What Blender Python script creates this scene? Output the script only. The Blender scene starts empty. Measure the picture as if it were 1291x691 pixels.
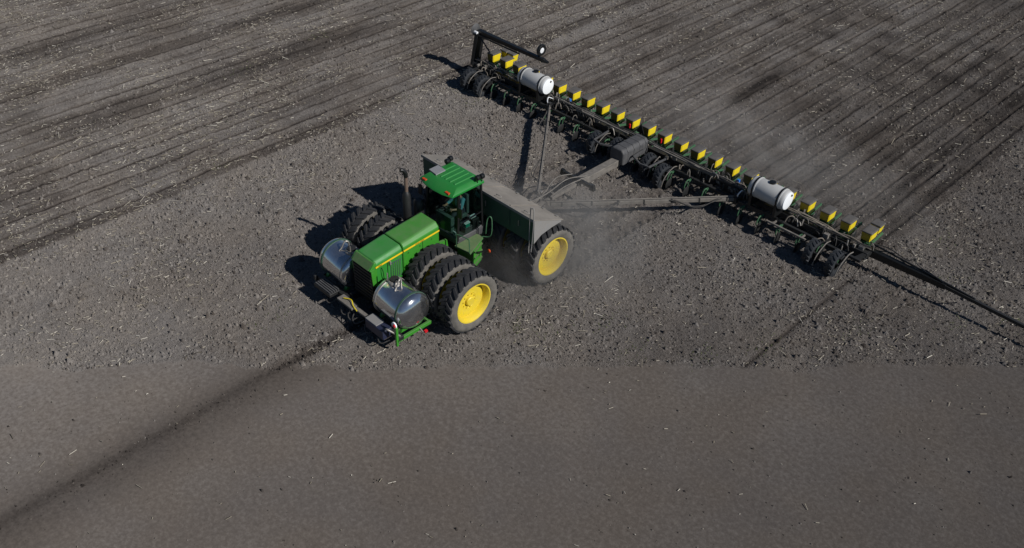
import bpy, bmesh, math, random
import numpy as np
from mathutils import Vector, Matrix
random.seed(7)
RNG = np.random.default_rng(11)
sc = bpy.context.scene
COL = sc.collection
# ------------------------------------------------------------------ camera
CAM = (18.380, -26.483, 18.954)
cd = bpy.data.cameras.new('camera'); cam = bpy.data.objects.new('camera', cd); COL.objects.link(cam)
cam.location = CAM
cam.rotation_euler = tuple(math.radians(a) for a in (51.994568, -1.59173836, 45.15822694))
cd.sensor_width = 36; cd.lens = 36 * 1217.90 / 1291; cd.clip_start = .5; cd.clip_end = 3000
sc.camera = cam
# ------------------------------------------------------------------ world, sun, exposure
SUN = Vector((1.25, .22, 1.0)).normalized()          # towards the sun
w = bpy.data.worlds.new('World'); sc.world = w; w.use_nodes = True
nt = w.node_tree
sky = nt.nodes.new('ShaderNodeTexSky'); sky.sky_type = 'NISHITA'; sky.sun_disc = False
sky.sun_elevation = math.asin(SUN.z); sky.sun_rotation = math.atan2(SUN.x, SUN.y)
sky.dust_density = .1; sky.ozone_density = 5.0
nt.links.new(sky.outputs[0], nt.nodes['Background'].inputs[0])
nt.nodes['Background'].inputs[1].default_value = .05
sd = bpy.data.lights.new('sun', 'SUN'); so = bpy.data.objects.new('sun', sd); COL.objects.link(so)
sd.energy = 5.0; sd.angle = math.radians(.53); sd.color = (1, .965, .92)
so.rotation_euler = SUN.to_track_quat('Z', 'Y').to_euler(); so.location = (20, 5, 25)
vs = sc.view_settings
vs.view_transform = 'Standard'; vs.look = 'None'; vs.exposure = -0.22; vs.gamma = 1

# ------------------------------------------------------------------ materials
MAT = {}
def nodes(m):
    m.use_nodes = True
    return m.node_tree, m.node_tree.nodes['Principled BSDF']
def mat(name, col, rough=.5, metal=0., dust=0., dustcol=(.17, .15, .125), scale=6., bump=0., coat=0., up=0., spec=.5):
    """paint / metal / rubber with a procedural coat of dust"""
    m = bpy.data.materials.new(name); t, b = nodes(m); N = t.nodes; L = t.links
    b.inputs['Roughness'].default_value = rough; b.inputs['Metallic'].default_value = metal
    b.inputs['Coat Weight'].default_value = coat; b.inputs['Specular IOR Level'].default_value = spec
    tc = N.new('ShaderNodeTexCoord')
    no = N.new('ShaderNodeTexNoise'); no.inputs['Scale'].default_value = scale; no.inputs['Detail'].default_value = 8
    no.inputs['Roughness'].default_value = .68
    oi = N.new('ShaderNodeObjectInfo'); sv = N.new('ShaderNodeVectorMath'); sv.operation = 'SCALE'; sv.inputs[0].default_value = (37, 53, 71); L.new(oi.outputs['Random'], sv.inputs['Scale'])
    av = N.new('ShaderNodeVectorMath'); av.operation = 'ADD'; L.new(tc.outputs['Object'], av.inputs[0]); L.new(sv.outputs[0], av.inputs[1]); L.new(av.outputs[0], no.inputs['Vector'])
    ramp = N.new('ShaderNodeMapRange'); ramp.inputs[1].default_value = .35; ramp.inputs[2].default_value = .72
    ramp.inputs[3].default_value = max(0, dust - .3 * min(1, dust * 2)); ramp.inputs[4].default_value = min(1, dust + .3 * min(1, dust * 2))
    L.new(no.outputs[0], ramp.inputs[0])
    fac = ramp.outputs[0]
    if up:                                     # dust lies on faces that look upward
        g = N.new('ShaderNodeNewGeometry'); sx = N.new('ShaderNodeSeparateXYZ'); L.new(g.outputs['Normal'], sx.inputs[0])
        mr = N.new('ShaderNodeMapRange'); mr.inputs[1].default_value = .2; mr.inputs[2].default_value = .9
        mr.inputs[3].default_value = 0; mr.inputs[4].default_value = up; L.new(sx.outputs[2], mr.inputs[0])
        ml = N.new('ShaderNodeMath'); ml.operation = 'MULTIPLY'; L.new(mr.outputs[0], ml.inputs[0])
        mr2 = N.new('ShaderNodeMapRange'); mr2.inputs[1].default_value = .3; mr2.inputs[2].default_value = .65; mr2.inputs[3].default_value = .35; mr2.inputs[4].default_value = 1
        L.new(no.outputs[0], mr2.inputs[0]); L.new(mr2.outputs[0], ml.inputs[1])
        ad = N.new('ShaderNodeMath'); ad.operation = 'MAXIMUM'; L.new(fac, ad.inputs[0]); L.new(ml.outputs[0], ad.inputs[1])
        fac = ad.outputs[0]
    mx = N.new('ShaderNodeMix'); mx.data_type = 'RGBA'
    mx.inputs['A'].default_value = (*col, 1); mx.inputs['B'].default_value = (*dustcol, 1)
    L.new(fac, mx.inputs['Factor']); L.new(mx.outputs['Result'], b.inputs['Base Color'])
    r2 = N.new('ShaderNodeMix'); r2.data_type = 'FLOAT'; r2.inputs['A'].default_value = rough; r2.inputs['B'].default_value = .9
    L.new(fac, r2.inputs['Factor']); L.new(r2.outputs['Result'], b.inputs['Roughness'])
    if metal:
        r3 = N.new('ShaderNodeMix'); r3.data_type = 'FLOAT'; r3.inputs['A'].default_value = metal; r3.inputs['B'].default_value = 0
        L.new(fac, r3.inputs['Factor']); L.new(r3.outputs['Result'], b.inputs['Metallic'])
    if bump:
        n2 = N.new('ShaderNodeTexNoise'); n2.inputs['Scale'].default_value = scale * 4; n2.inputs['Detail'].default_value = 4
        L.new(tc.outputs['Object'], n2.inputs['Vector'])
        bp = N.new('ShaderNodeBump'); bp.inputs['Strength'].default_value = bump; bp.inputs['Distance'].default_value = .02
        L.new(n2.outputs[0], bp.inputs['Height']); L.new(bp.outputs[0], b.inputs['Normal'])
    MAT[name] = m; return m
mat('green', (.030, .235, .014), .36, dust=.10, scale=3.2, coat=.2, up=.5, dustcol=(.14, .19, .10))
mat('hood_top', (.022, .225, .022), .38, dust=.14, scale=1.9, coat=.2, up=.62, dustcol=(.085, .19, .085))
mat('roof_green', (.008, .185, .025), .36, dust=.03, scale=4, coat=.3, up=.16, dustcol=(.12, .2, .1))
mat('platform_green', (.03, .14, .03), .6, dust=.25, scale=9, up=.8, dustcol=(.15, .17, .09))
mat('frame_green', (.018, .12, .045), .55, dust=.34, scale=8, dustcol=(.095, .115, .08), up=.4)
mat('dark_green', (.012, .075, .04), .55, dust=.30, scale=2.2, dustcol=(.10, .105, .092))
mat('yellow', (.76, .60, .012), .42, dust=.08, scale=7, dustcol=(.45, .34, .10))
mat('shade_yellow', (.17, .115, .008), .6, dust=.25, scale=9, dustcol=(.075, .06, .035))  # shade of the seed box fronts put into the colour, with some dust
mat('soft_shade_yellow', (.40, .29, .01), .55, dust=.2, scale=9, dustcol=(.16, .12, .05))  # lighter version of the painted front shade, for the right-hand boxes
mat('rim_yellow', (.72, .55, .015), .45, dust=.24, scale=6, dustcol=(.42, .33, .12))
mat('stripe_yellow', (.80, .52, .01), .4, dust=.05, dustcol=(.4, .3, .1))
mat('tread', (.012, .014, .018), .62, dust=.24, scale=5, dustcol=(.085, .08, .075), spec=.35)
mat('sidewall', (.03, .03, .03), .85, dust=.72, scale=4, dustcol=(.16, .148, .13), bump=.2)
mat('planter_tread', (.012, .015, .02), .55, dust=.18, scale=7, dustcol=(.075, .078, .082))
mat('black', (.010, .011, .012), .5, dust=.10, scale=8, dustcol=(.07, .065, .06), up=.2)
mat('black_clean', (.006, .0065, .007), .42, dust=.02, scale=8, dustcol=(.05, .05, .05))
mat('lid', (.045, .045, .048), .62, dust=.38, scale=7, dustcol=(.155, .14, .122), up=.6, bump=.15)
mat('dusty_lid', (.11, .10, .09), .85, dust=.6, scale=1.4, dustcol=(.30, .272, .238), bump=.15)
mat('galvanised', (.28, .28, .28), .55, metal=.3, dust=.45, scale=5, dustcol=(.2, .185, .165))
mat('steel', (.66, .67, .69), .10, metal=1., bump=.10, dust=.06, scale=2.4, dustcol=(.16, .135, .11))
mat('steel_dull', (.42, .40, .37), .4, metal=.9, dust=.3, scale=6)
mat('white_plastic', (.47, .48, .48), .42, dust=.25, scale=4, dustcol=(.33, .31, .28), up=.35)
mat('white_end', (.85, .88, .90), .35, dust=.02, scale=5, dustcol=(.5, .5, .48))
mat('rust', (.11, .055, .035), .8, dust=.45, scale=14)
mat('dusty_tube', (.06, .056, .052), .75, dust=.62, scale=5, dustcol=(.225, .205, .18), up=.7)
mat('tan_hose', (.15, .13, .105), .7, dust=.5, scale=7, dustcol=(.24, .21, .175))
mat('hose', (.016, .016, .017), .55, dust=.3, scale=9, dustcol=(.13, .12, .108), up=.25)
mat('cover', (.035, .037, .042), .55, dust=.32, scale=5, dustcol=(.15, .145, .14), up=.45, bump=.2)
mat('orange', (.50, .06, .012), .35); mat('red', (.55, .012, .02), .4)
mat('blue', (.03, .16, .55), .4); mat('teal', (.01, .25, .16), .5); mat('paper', (.72, .80, .78), .6)
mat('white_hub', (.78, .80, .82), .35, dust=.08); mat('pad_grey', (.26, .27, .29), .5, dust=.3)
mat('skin', (.45, .25, .17), .5); mat('shirt', (.10, .30, .36), .8); mat('trousers', (.03, .035, .05), .85); mat('hair', (.05, .03, .02), .8)
mat('navy', (.012, .018, .05), .4, dust=.08); mat('seat_fabric', (.07, .11, .10), .8)
mat('lettering', (.10, .035, .008), .6)
def glass():
    m = bpy.data.materials.new('glass'); t, b = nodes(m); N = t.nodes; L = t.links
    N.remove(b)
    tr = N.new('ShaderNodeBsdfTransparent'); tr.inputs[0].default_value = (.66, .74, .72, 1)
    gl = N.new('ShaderNodeBsdfGlossy'); gl.inputs['Roughness'].default_value = .03
    fr = N.new('ShaderNodeFresnel'); fr.inputs[0].default_value = 1.45
    mx = N.new('ShaderNodeMixShader'); ge = N.new('ShaderNodeNewGeometry'); iv = N.new('ShaderNodeMath'); iv.operation = 'SUBTRACT'; iv.inputs[0].default_value = 1; L.new(ge.outputs['Backfacing'], iv.inputs[1])
    mu = N.new('ShaderNodeMath'); mu.operation = 'MULTIPLY'; L.new(fr.outputs[0], mu.inputs[0]); L.new(iv.outputs[0], mu.inputs[1]); L.new(mu.outputs[0], mx.inputs[0]); L.new(tr.outputs[0], mx.inputs[1]); L.new(gl.outputs[0], mx.inputs[2])
    L.new(mx.outputs[0], N['Material Output'].inputs[0]); MAT['glass'] = m
glass()

# ------------------------------------------------------------------ mesh builder
class B:
    def __init__(s): s.v = []; s.f = []; s.m = []; s.cur = 0
    def add(s, vs, fs):
        o = len(s.v); s.v += [tuple(map(float, q)) for q in vs]
        for f in fs: s.f.append(tuple(i + o for i in f)); s.m.append(s.cur)
        return s
    def box(s, x0, x1, y0, y1, z0, z1):
        return s.hexa([(x0, y0, z0), (x1, y0, z0), (x1, y1, z0), (x0, y1, z0), (x0, y0, z1), (x1, y0, z1), (x1, y1, z1), (x0, y1, z1)])
    def hexa(s, p):
        return s.add(p, [(0, 3, 2, 1), (4, 5, 6, 7), (0, 1, 5, 4), (1, 2, 6, 5), (2, 3, 7, 6), (3, 0, 4, 7)])
    def beam(s, a, b, wd, h, up=(0, 0, 1), w2=None, h2=None):
        a = Vector(a); b = Vector(b); d = (b - a).normalized(); r = d.cross(Vector(up)).normalized(); u = r.cross(d)
        w2 = wd if w2 is None else w2; h2 = h if h2 is None else h2; P = []
        for q, ww, hh in ((a, wd, h), (b, w2, h2)):
            P += [q - r * ww / 2 - u * hh / 2, q + r * ww / 2 - u * hh / 2, q + r * ww / 2 + u * hh / 2, q - r * ww / 2 + u * hh / 2]
        return s.add(P, [(3, 2, 1, 0), (4, 5, 6, 7), (0, 1, 5, 4), (1, 2, 6, 5), (2, 3, 7, 6), (3, 0, 4, 7)])
    def loft(s, secs, cap=True):
        n = len(secs[0]); o = []
        for q in secs: o += list(q)
        fs = []
        for i in range(len(secs) - 1):
            for j in range(n): k = (j + 1) % n; fs.append((i * n + j, i * n + k, (i + 1) * n + k, (i + 1) * n + j))
        if cap: fs.append(tuple(range(n))[::-1]); fs.append(tuple((len(secs) - 1) * n + j for j in range(n)))
        return s.add(o, fs)
    def prism(s, prof, axis, lo, hi):
        f = {'x': lambda a, b, t: (t, a, b), 'y': lambda a, b, t: (a, t, b), 'z': lambda a, b, t: (a, b, t)}[axis]
        return s.loft([[f(a, b, lo) for a, b in prof], [f(a, b, hi) for a, b in prof]])
    def lathe(s, prof, c=(0, 0, 0), axis='x', n=24, ry=1., close=False):
        secs = []
        for r, h in prof:
            ring = []
            for k in range(n):
                a = 2 * math.pi * k / n; u, v2 = r * math.cos(a) * ry, r * math.sin(a)
                p = {'x': (h, u, v2), 'y': (u, h, v2), 'z': (u, v2, h)}[axis]
                ring.append((c[0] + p[0], c[1] + p[1], c[2] + p[2]))
            secs.append(ring)
        if close: secs.append(secs[0])
        return s.loft(secs, cap=not close)
    def tube(s, pts, r, n=6):
        pts = [Vector(p) for p in pts]; secs = []; pu = Vector((0, 0, 1))
        for i, p in enumerate(pts):
            d = (pts[min(i + 1, len(pts) - 1)] - pts[max(i - 1, 0)]).normalized()
            if abs(d.dot(pu)) > .95: pu = Vector((1, 0, 0)) if abs(d.x) < .9 else Vector((0, 1, 0))
            a = d.cross(pu).normalized(); b = a.cross(d); pu = b
            secs.append([p + a * r * math.cos(2 * math.pi * k / n) + b * r * math.sin(2 * math.pi * k / n) for k in range(n)])
        return s.loft(secs)
    def mesh(s, name, mats):
        me = bpy.data.meshes.new(name); me.from_pydata(s.v, [], s.f)
        for m in (mats if isinstance(mats, (list, tuple)) else [mats]): me.materials.append(MAT[m])
        me.polygons.foreach_set('material_index', s.m); me.update()
        bm = bmesh.new(); bm.from_mesh(me); bmesh.ops.recalc_face_normals(bm, faces=bm.faces); bm.to_mesh(me); bm.free()
        return me
    def build(s, name, mats, parent=None, loc=None, bevel=0, smooth=None, seg=2):
        """verts are world coordinates unless loc is given (then local to loc)"""
        base = wl(parent) if parent else Vector((0, 0, 0))
        if loc is None:
            if not parent:
                loc = Vector((0, 0, 0))
            else:
                s.v = [tuple(Vector(q) - base) for q in s.v]; loc = Vector((0, 0, 0))
        o = bpy.data.objects.new(name, s.mesh(name, mats)); COL.objects.link(o)
        if parent: o.parent = parent
        o.location = loc
        if bevel:
            md = o.modifiers.new('bevel', 'BEVEL'); md.width = bevel; md.segments = seg; md.limit_method = 'ANGLE'; md.angle_limit = math.radians(35); md.harden_normals = True
            smooth = 40 if smooth is None else smooth
        if smooth: shade(o, smooth)
        return o
def shade(o, ang=40):
    me = o.data; me.polygons.foreach_set('use_smooth', [True] * len(me.polygons))
    try: me.set_sharp_from_angle(angle=math.radians(ang))
    except Exception: pass
def wl(o):
    p = Vector((0, 0, 0))
    while o: p = p + o.location; o = o.parent
    return p
def tag(o, label=None, cat=None, group=None, kind=None):
    if label: o['label'] = label
    if cat: o['category'] = cat
    if group: o['group'] = group
    if kind: o['kind'] = kind
    return o
def empty(name, loc, parent=None):
    o = bpy.data.objects.new(name, None); COL.objects.link(o); o.location = loc; o.empty_display_size = .2
    if parent: o.parent = parent; o.location = Vector(loc) - wl(parent)
    return o
def copy_tree(o, parent):
    c = o.copy(); COL.objects.link(c); c.parent = parent
    for ch in list(o.children): copy_tree(ch, c)
    return c
def bez(pts, n=8):
    """smooth polyline through points (Catmull-Rom)"""
    P = [Vector(p) for p in pts]; P = [P[0] * 2 - P[1]] + P + [P[-1] * 2 - P[-2]]; o = []
    for i in range(1, len(P) - 2):
        for k in range(n):
            t = k / n; a, b, c, d = P[i - 1], P[i], P[i + 1], P[i + 2]
            o.append(.5 * ((2 * b) + (c - a) * t + (2 * a - 5 * b + 4 * c - d) * t * t + (3 * b - a - 3 * c + d) * t ** 3))
    o.append(P[-2]); return o

# ------------------------------------------------------------------ ground
def vnoise(x, y, s, seed):
    """smooth value noise in -1..1"""
    r = np.random.default_rng(seed); T = r.uniform(-1, 1, (256, 256)).astype(np.float32)
    x = x / s + 1000.37; y = y / s + 1000.71; xi = np.floor(x).astype(int); yi = np.floor(y).astype(int)
    fx = x - xi; fy = y - yi; fx = fx * fx * (3 - 2 * fx); fy = fy * fy * (3 - 2 * fy)
    a = T[xi & 255, yi & 255]; b = T[(xi + 1) & 255, yi & 255]; c = T[xi & 255, (yi + 1) & 255]; d = T[(xi + 1) & 255, (yi + 1) & 255]
    return (a * (1 - fx) + b * fx) * (1 - fy) + (c * (1 - fx) + d * fx) * fy
def sstep(a, b, x):
    t = np.clip((x - a) / (b - a), 0, 1); return t * t * (3 - 2 * t)
PY0, PY1 = 5.4, 10.6
SP = .762; HW = 12 * SP
# the foreground beyond this line is a finely rolled seedbed
LN = np.array([.7294, -.6841]); LC = 11.50
def zones(x, y):
    wob = .10 * vnoise(x, y, 1.1, 5) + .06 * vnoise(x, y, .35, 6)
    fore = sstep(-.05, .16, x * LN[0] + y * LN[1] - LC + wob * 2)          # 1 = rolled seedbed in front
    new = sstep(.25, .7, y + wob) * sstep(HW + .12, HW - .06, np.abs(x) + wob)   # rows just planted
    old = sstep(-9.62, -9.80, x + wob)                                      # rows of the pass before
    return fore, new, old
def rowd(x):
    return np.abs((x / SP + 1000.0) % 1.0 - .5) * SP                        # distance to the nearest row centre
def track(x, y, xc, wd):
    return sstep(wd / 2 + .05, wd / 2 - .04, np.abs(x - xc))
WX = [.86, 1.64, 2.42]
WT = WX + [-.74, -1.44, -2.16]
def height(x, y):
    fore, new, old = zones(x, y); pl = np.maximum(new, old)
    d = rowd(x + .02 * vnoise(x * 0, y, 1.6, 8) + .022 * vnoise(x, y, .28, 18)); rid = np.floor(x / SP)
    brk = np.clip(.55 + .9 * vnoise(rid * 7.3, y, 1.7, 41) + .35 * vnoise(rid * 3.1, y, 6.3, 42), 0, 1)
    var = .65 + .35 * vnoise(rid * 7.3, y * 0, 1.0, 21)
    rough = 1.35 * (.014 * vnoise(x, y, .34, 1) + .013 * vnoise(x, y, .16, 2) + .010 * vnoise(x, y, .085, 3))
    rough = rough + pl * .012 * vnoise(x, y / 14, .16, 46)
    h = rough * (1 - .72 * fore) * (1 - .15 * pl) + .03 * vnoise(x, y, 3.1, 4)
    groove = (-.075 + .045 * vnoise(x, y, .5, 22)) * (.45 + .55 * brk) * np.exp(-(d / .045) ** 2) + (.016 + .014 * vnoise(x, y, .45, 23)) * np.exp(-((d - .12) / .05) ** 2)
    h += pl * groove * var * (1 - fore)
    # wheel tracks with lug prints (tractor, between tractor and planter and on behind it)
    for xc in WT:
        t = track(x, y, xc, .5) * sstep(-9.2, -8.4, y) * (1 - sstep(.2, 1.2, y) * .75)
        u = np.abs(x - xc); lug = np.sin(2 * np.pi * (y + u * .9) / .40)
        h += t * (-.03 + .042 * np.clip(lug * 1.6, -1, 1) + .02 * np.exp(-((u - .27) / .05) ** 2))
        tf = track(x, y, xc, .5) * sstep(-11.9, -11.5, y) * sstep(-8.3, -8.9, y)
        h += tf * (-.015 + .016 * np.clip(lug * 1.6, -1, 1))
    for xc, a in ((2.36, 1.), (-2.3, .6), (6.85, .45), (-15.2, .7), (-13.3, .5), (-19.6, .8)):
        t = track(x, y, xc, .3) * (sstep(.6, 1.2, y) if xc > -9 else 1)
        h += a * t * (-.012 + .032 * np.clip(np.sin(2 * np.pi * y / .36) * 1.5, -1, 1))
    # marker furrow ahead of the tractor, thin coulter scratch at the right
    f = np.exp(-((x - .12 + .05 * vnoise(x * 0, y, 1.2, 9)) / .16) ** 2) * sstep(-9.5, -10.5, y)
    h += f * (-.075 + .05 * vnoise(x, y, .13, 12)) * (1 - .8 * fore)
    f = np.exp(-((x - 9.14 + .03 * vnoise(x * 0, y, .9, 10)) / .045) ** 2) * sstep(-.9, -1.3, y)
    h += -.05 * f * (.6 + .4 * vnoise(x * 0, y, .6, 13)) * (1 - fore)
    return h
def tone(x, y):
    """soil colour field: 0 dry pale .. 1 dark (damp fresh soil turned up by the openers, wheels and marker, plus painted groove shade and light falloff)"""
    fore, new, old = zones(x, y); pl = np.maximum(new, old)
    d = rowd(x + .02 * vnoise(x * 0, y, 1.6, 8) + .022 * vnoise(x, y, .28, 18)); rid = np.floor(x / SP)
    brk = np.clip(.55 + .9 * vnoise(rid * 7.3, y, 1.7, 41) + .35 * vnoise(rid * 3.1, y, 6.3, 42), 0, 1)
    streak = .5 + .5 * vnoise(rid * 7.3, y, 5.0, 31)
    m = (.10 * vnoise(x, y, 4.2, 32) + .07 * vnoise(x, y, 1.3, 33)) * (1 - .6 * fore) + .05 * old
    m += pl * (.10 + (.42 + .60 * streak * brk) * (1 - .22 * new) * np.exp(-(d / .055) ** 2) + .10 * vnoise(x, y, .55, 43) + (.11 + .08 * new) * vnoise(x, y / 16, .13, 44) + .10 * vnoise(x, y / 9, .31, 45)) * (1 - fore)  # row lines: damp turned soil plus groove shadow painted in
    # wide damp bands along the passes
    for xc, wd, a, z in ((-9.95, .42, .55, 1), (-12.2, .2, .3, 1), (-16.2, .45, .5, 1), (-17.1, .35, .4, 1), (-20.5, .5, .35, 1), (-24., .6, .3, 1),
                         (3.4, .22, .30, 0), (5.0, .25, .3, 0), (6.3, .22, .28, 0), (7.7, .3, .36, 0), (8.7, .18, .3, 0), (-2.3, .2, .25, 0), (-5.4, .3, .25, 0)):
        b = np.exp(-((x - xc + .08 * vnoise(x * 0, y, 1.5, 34)) / wd) ** 2) * (.6 + .75 * vnoise(rid * 0 + xc, y, 5, 35))
        m += a * b * (old if z else new)
    # dark wet streak behind the planter and crossing tracks of the headland
    m += 1.1 * np.exp(-((x + .50 + .06 * (y - 8)) / .30) ** 2) * sstep(PY0, PY0 + 1.2, y) * sstep(PY1, PY1 - 1.2, y) * (.7 + .4 * vnoise(x, y, .4, 36))
    for yc, wd, a in ((15.2, .5, .4), (17.2, .4, .3), (12.6, .35, .25), (19.0, .6, .3)):
        m += a * np.exp(-((y - yc + .25 * vnoise(x, y * 0, 2., 37)) / wd) ** 2) * sstep(-5.5, -3.5, x) * (.5 + .5 * vnoise(x, y, 1.1, 38))
    m += .62 * np.exp(-((x - .12 + .05 * vnoise(x * 0, y, 1.2, 9)) / .20) ** 2) * sstep(-9.5, -10.5, y) * (1 - .70 * fore)
    m += .24 * fore + .28 * fore * np.exp(-((x - .35) / .85) ** 2) - .10 * fore * sstep(0, 9, x)
    for xc in WT:
        m += .16 * track(x, y, xc, .5) * sstep(-11.7, -11.2, y) * (1 - .5 * sstep(.2, 1.2, y))
    m += .5 * np.exp(-((x - 9.14) / .06) ** 2) * sstep(-.9, -1.3, y) * (1 - fore)
    m += .17 * sstep(-4, 11, x - y * .1) + .06 * new  # darker towards +x: light falloff put into the soil colour, plus fresh rows
    return np.clip(m + .12, 0, 1)
def axis(lo, hi, step, far):
    mid = np.arange(lo, hi + step / 2, step); o = []; s = step; q = hi
    while q < far: s *= 1.45; q += s; o.append(q)
    p = []; s = step; q = lo
    while q > -far: s *= 1.45; q -= s; p.append(q)
    return np.concatenate([np.array(p[::-1]), mid, np.array(o)])
def row_axis(i0, i1):
    off = [0, .034, .072, .118, .178, .246, .314]; off = sorted([-q for q in off[1:]] + off + [.381])
    mid = np.array([(i + .5) * SP + q for i in range(i0, i1) for q in off]); o = axis(mid[0], mid[-1], .07, 900)
    return np.concatenate([o[o < mid[0] - .01], mid, o[o > mid[-1] + .01]])
def make_ground():
    xs = row_axis(-41, 27); ys = axis(-28.5, 29.5, .094, 900)
    X, Y = np.meshgrid(xs, ys, indexing='ij'); fade = sstep(60, 34, np.maximum(np.abs(X), np.abs(Y)))
    Z = height(X, Y) * fade; nx, ny = X.shape
    me = bpy.data.meshes.new('ground'); n = nx * ny
    me.vertices.add(n); me.vertices.foreach_set('co', np.stack([X, Y, Z], -1).astype(np.float32).ravel())
    i = np.arange(n).reshape(nx, ny); q = np.stack([i[:-1, :-1], i[1:, :-1], i[1:, 1:], i[:-1, 1:]], -1).reshape(-1, 4)
    me.loops.add(q.size); me.loops.foreach_set('vertex_index', q.ravel().astype(np.int32))
    me.polygons.add(len(q)); me.polygons.foreach_set('loop_start', np.arange(0, q.size, 4, dtype=np.int32))
    me.polygons.foreach_set('use_smooth', np.ones(len(q), bool))
    me.update(calc_edges=True)
    a = me.attributes.new('tone_shade', 'FLOAT', 'POINT'); a.data.foreach_set('value', tone(X, Y).astype(np.float32).ravel())
    f = me.attributes.new('rolled', 'FLOAT', 'POINT'); f.data.foreach_set('value', zones(X, Y)[0].astype(np.float32).ravel())
    me.materials.append(soil('soil')); o = bpy.data.objects.new('ground', me); COL.objects.link(o)
    tag(o, 'bare brown crop field with planted rows, wheel tracks and straw', 'field', kind='structure')
def soil(name, clod=False):
    m = bpy.data.materials.new(name); t, b = nodes(m); N = t.nodes; L = t.links
    b.inputs['Roughness'].default_value = .95; b.inputs['Specular IOR Level'].default_value = .1; b.inputs['Diffuse Roughness'].default_value = 1.0
    at = N.new('ShaderNodeAttribute'); at.attribute_name = 'tone_shade'
    tc = N.new('ShaderNodeTexCoord')
    n1 = N.new('ShaderNodeTexNoise'); n1.inputs['Scale'].default_value = 9; n1.inputs['Detail'].default_value = 10; n1.inputs['Roughness'].default_value = .75
    L.new(tc.outputs['Object'], n1.inputs['Vector'])
    n3 = N.new('ShaderNodeTexNoise'); n3.inputs['Scale'].default_value = .45; n3.inputs['Detail'].default_value = 4
    L.new(tc.outputs['Object'], n3.inputs['Vector'])
    mr = N.new('ShaderNodeMapRange'); mr.inputs[1].default_value = .3; mr.inputs[2].default_value = .7; mr.inputs[3].default_value = -.20; mr.inputs[4].default_value = .20
    L.new(n1.outputs[0], mr.inputs[0])
    ad = N.new('ShaderNodeMath'); ad.operation = 'ADD'; L.new(at.outputs['Fac'], ad.inputs[0]); L.new(mr.outputs[0], ad.inputs[1])
    cr = N.new('ShaderNodeValToRGB'); e = cr.color_ramp.elements
    e[0].position = 0; e[0].color = (.214, .196, .179, 1); e[1].position = 1; e[1].color = (.034, .029, .026, 1)
    k = e.new(.45); k.color = (.107, .0935, .083, 1)
    L.new(ad.outputs[0], cr.inputs[0])
    hue = N.new('ShaderNodeMix'); hue.data_type = 'RGBA'; hue.blend_type = 'MULTIPLY'
    cr2 = N.new('ShaderNodeValToRGB'); cr2.color_ramp.elements[0].position = .38; cr2.color_ramp.elements[0].color = (1.012, .995, .98, 1)
    cr2.color_ramp.elements[1].position = .62; cr2.color_ramp.elements[1].color = (.985, .995, 1.02, 1)
    L.new(n3.outputs[0], cr2.inputs[0]); hue.inputs['Factor'].default_value = 1
    L.new(cr.outputs[0], hue.inputs['A']); L.new(cr2.outputs[0], hue.inputs['B']); L.new(hue.outputs['Result'], b.inputs['Base Color'])
    n2 = N.new('ShaderNodeTexNoise'); n2.inputs['Scale'].default_value = 13; n2.inputs['Detail'].default_value = 8; n2.inputs['Roughness'].default_value = .72
    L.new(tc.outputs['Object'], n2.inputs['Vector'])
    bp = N.new('ShaderNodeBump'); bp.inputs['Strength'].default_value = .75; bp.inputs['Distance'].default_value = .115
    if not clod:
        ar = N.new('ShaderNodeAttribute'); ar.attribute_name = 'rolled'
        mm = N.new('ShaderNodeMapRange'); mm.inputs[3].default_value = 1.0; mm.inputs[4].default_value = .20; L.new(ar.outputs['Fac'], mm.inputs[0]); L.new(mm.outputs[0], bp.inputs['Strength'])
    L.new(n2.outputs[0], bp.inputs['Height']); L.new(bp.outputs[0], b.inputs['Normal'])
    return m
make_ground()
def view_points(n, marg=2.5):
    """random ground points in and around the part of the field in view"""
    P = np.array([(-30.5, -12), (3.2, 26.9), (17.3, -7.5), (.8, -24.9)]); c = P.mean(0); Q = P + (P - c) / np.linalg.norm(P - c, axis=1)[:, None] * marg
    lo = Q.min(0); hi = Q.max(0); out = []; k = 0
    while k < n:
        p = RNG.uniform(lo, hi, (n * 2, 2)); ok = np.ones(len(p), bool)
        for i in range(4):
            a, b = Q[i], Q[(i + 1) % 4]; ok &= ((b - a)[0] * (p[:, 1] - a[1]) - (b - a)[1] * (p[:, 0] - a[0])) < 0
        out.append(p[ok]); k += ok.sum()
    return np.concatenate(out)[:n]
def merged(name, V, F, attr, material, label, cat):
    me = bpy.data.meshes.new(name); me.vertices.add(len(V)); me.vertices.foreach_set('co', V.astype(np.float32).ravel())
    me.loops.add(F.size); me.loops.foreach_set('vertex_index', F.astype(np.int32).ravel()); s = F.shape[1]
    me.polygons.add(len(F)); me.polygons.foreach_set('loop_start', np.arange(0, F.size, s, dtype=np.int32)); me.update(calc_edges=True)
    a = me.attributes.new('tone_shade', 'FLOAT', 'POINT'); a.data.foreach_set('value', attr.astype(np.float32))
    me.materials.append(material); o = bpy.data.objects.new(name, me); COL.objects.link(o)
    return tag(o, label, cat, kind='stuff')
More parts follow.
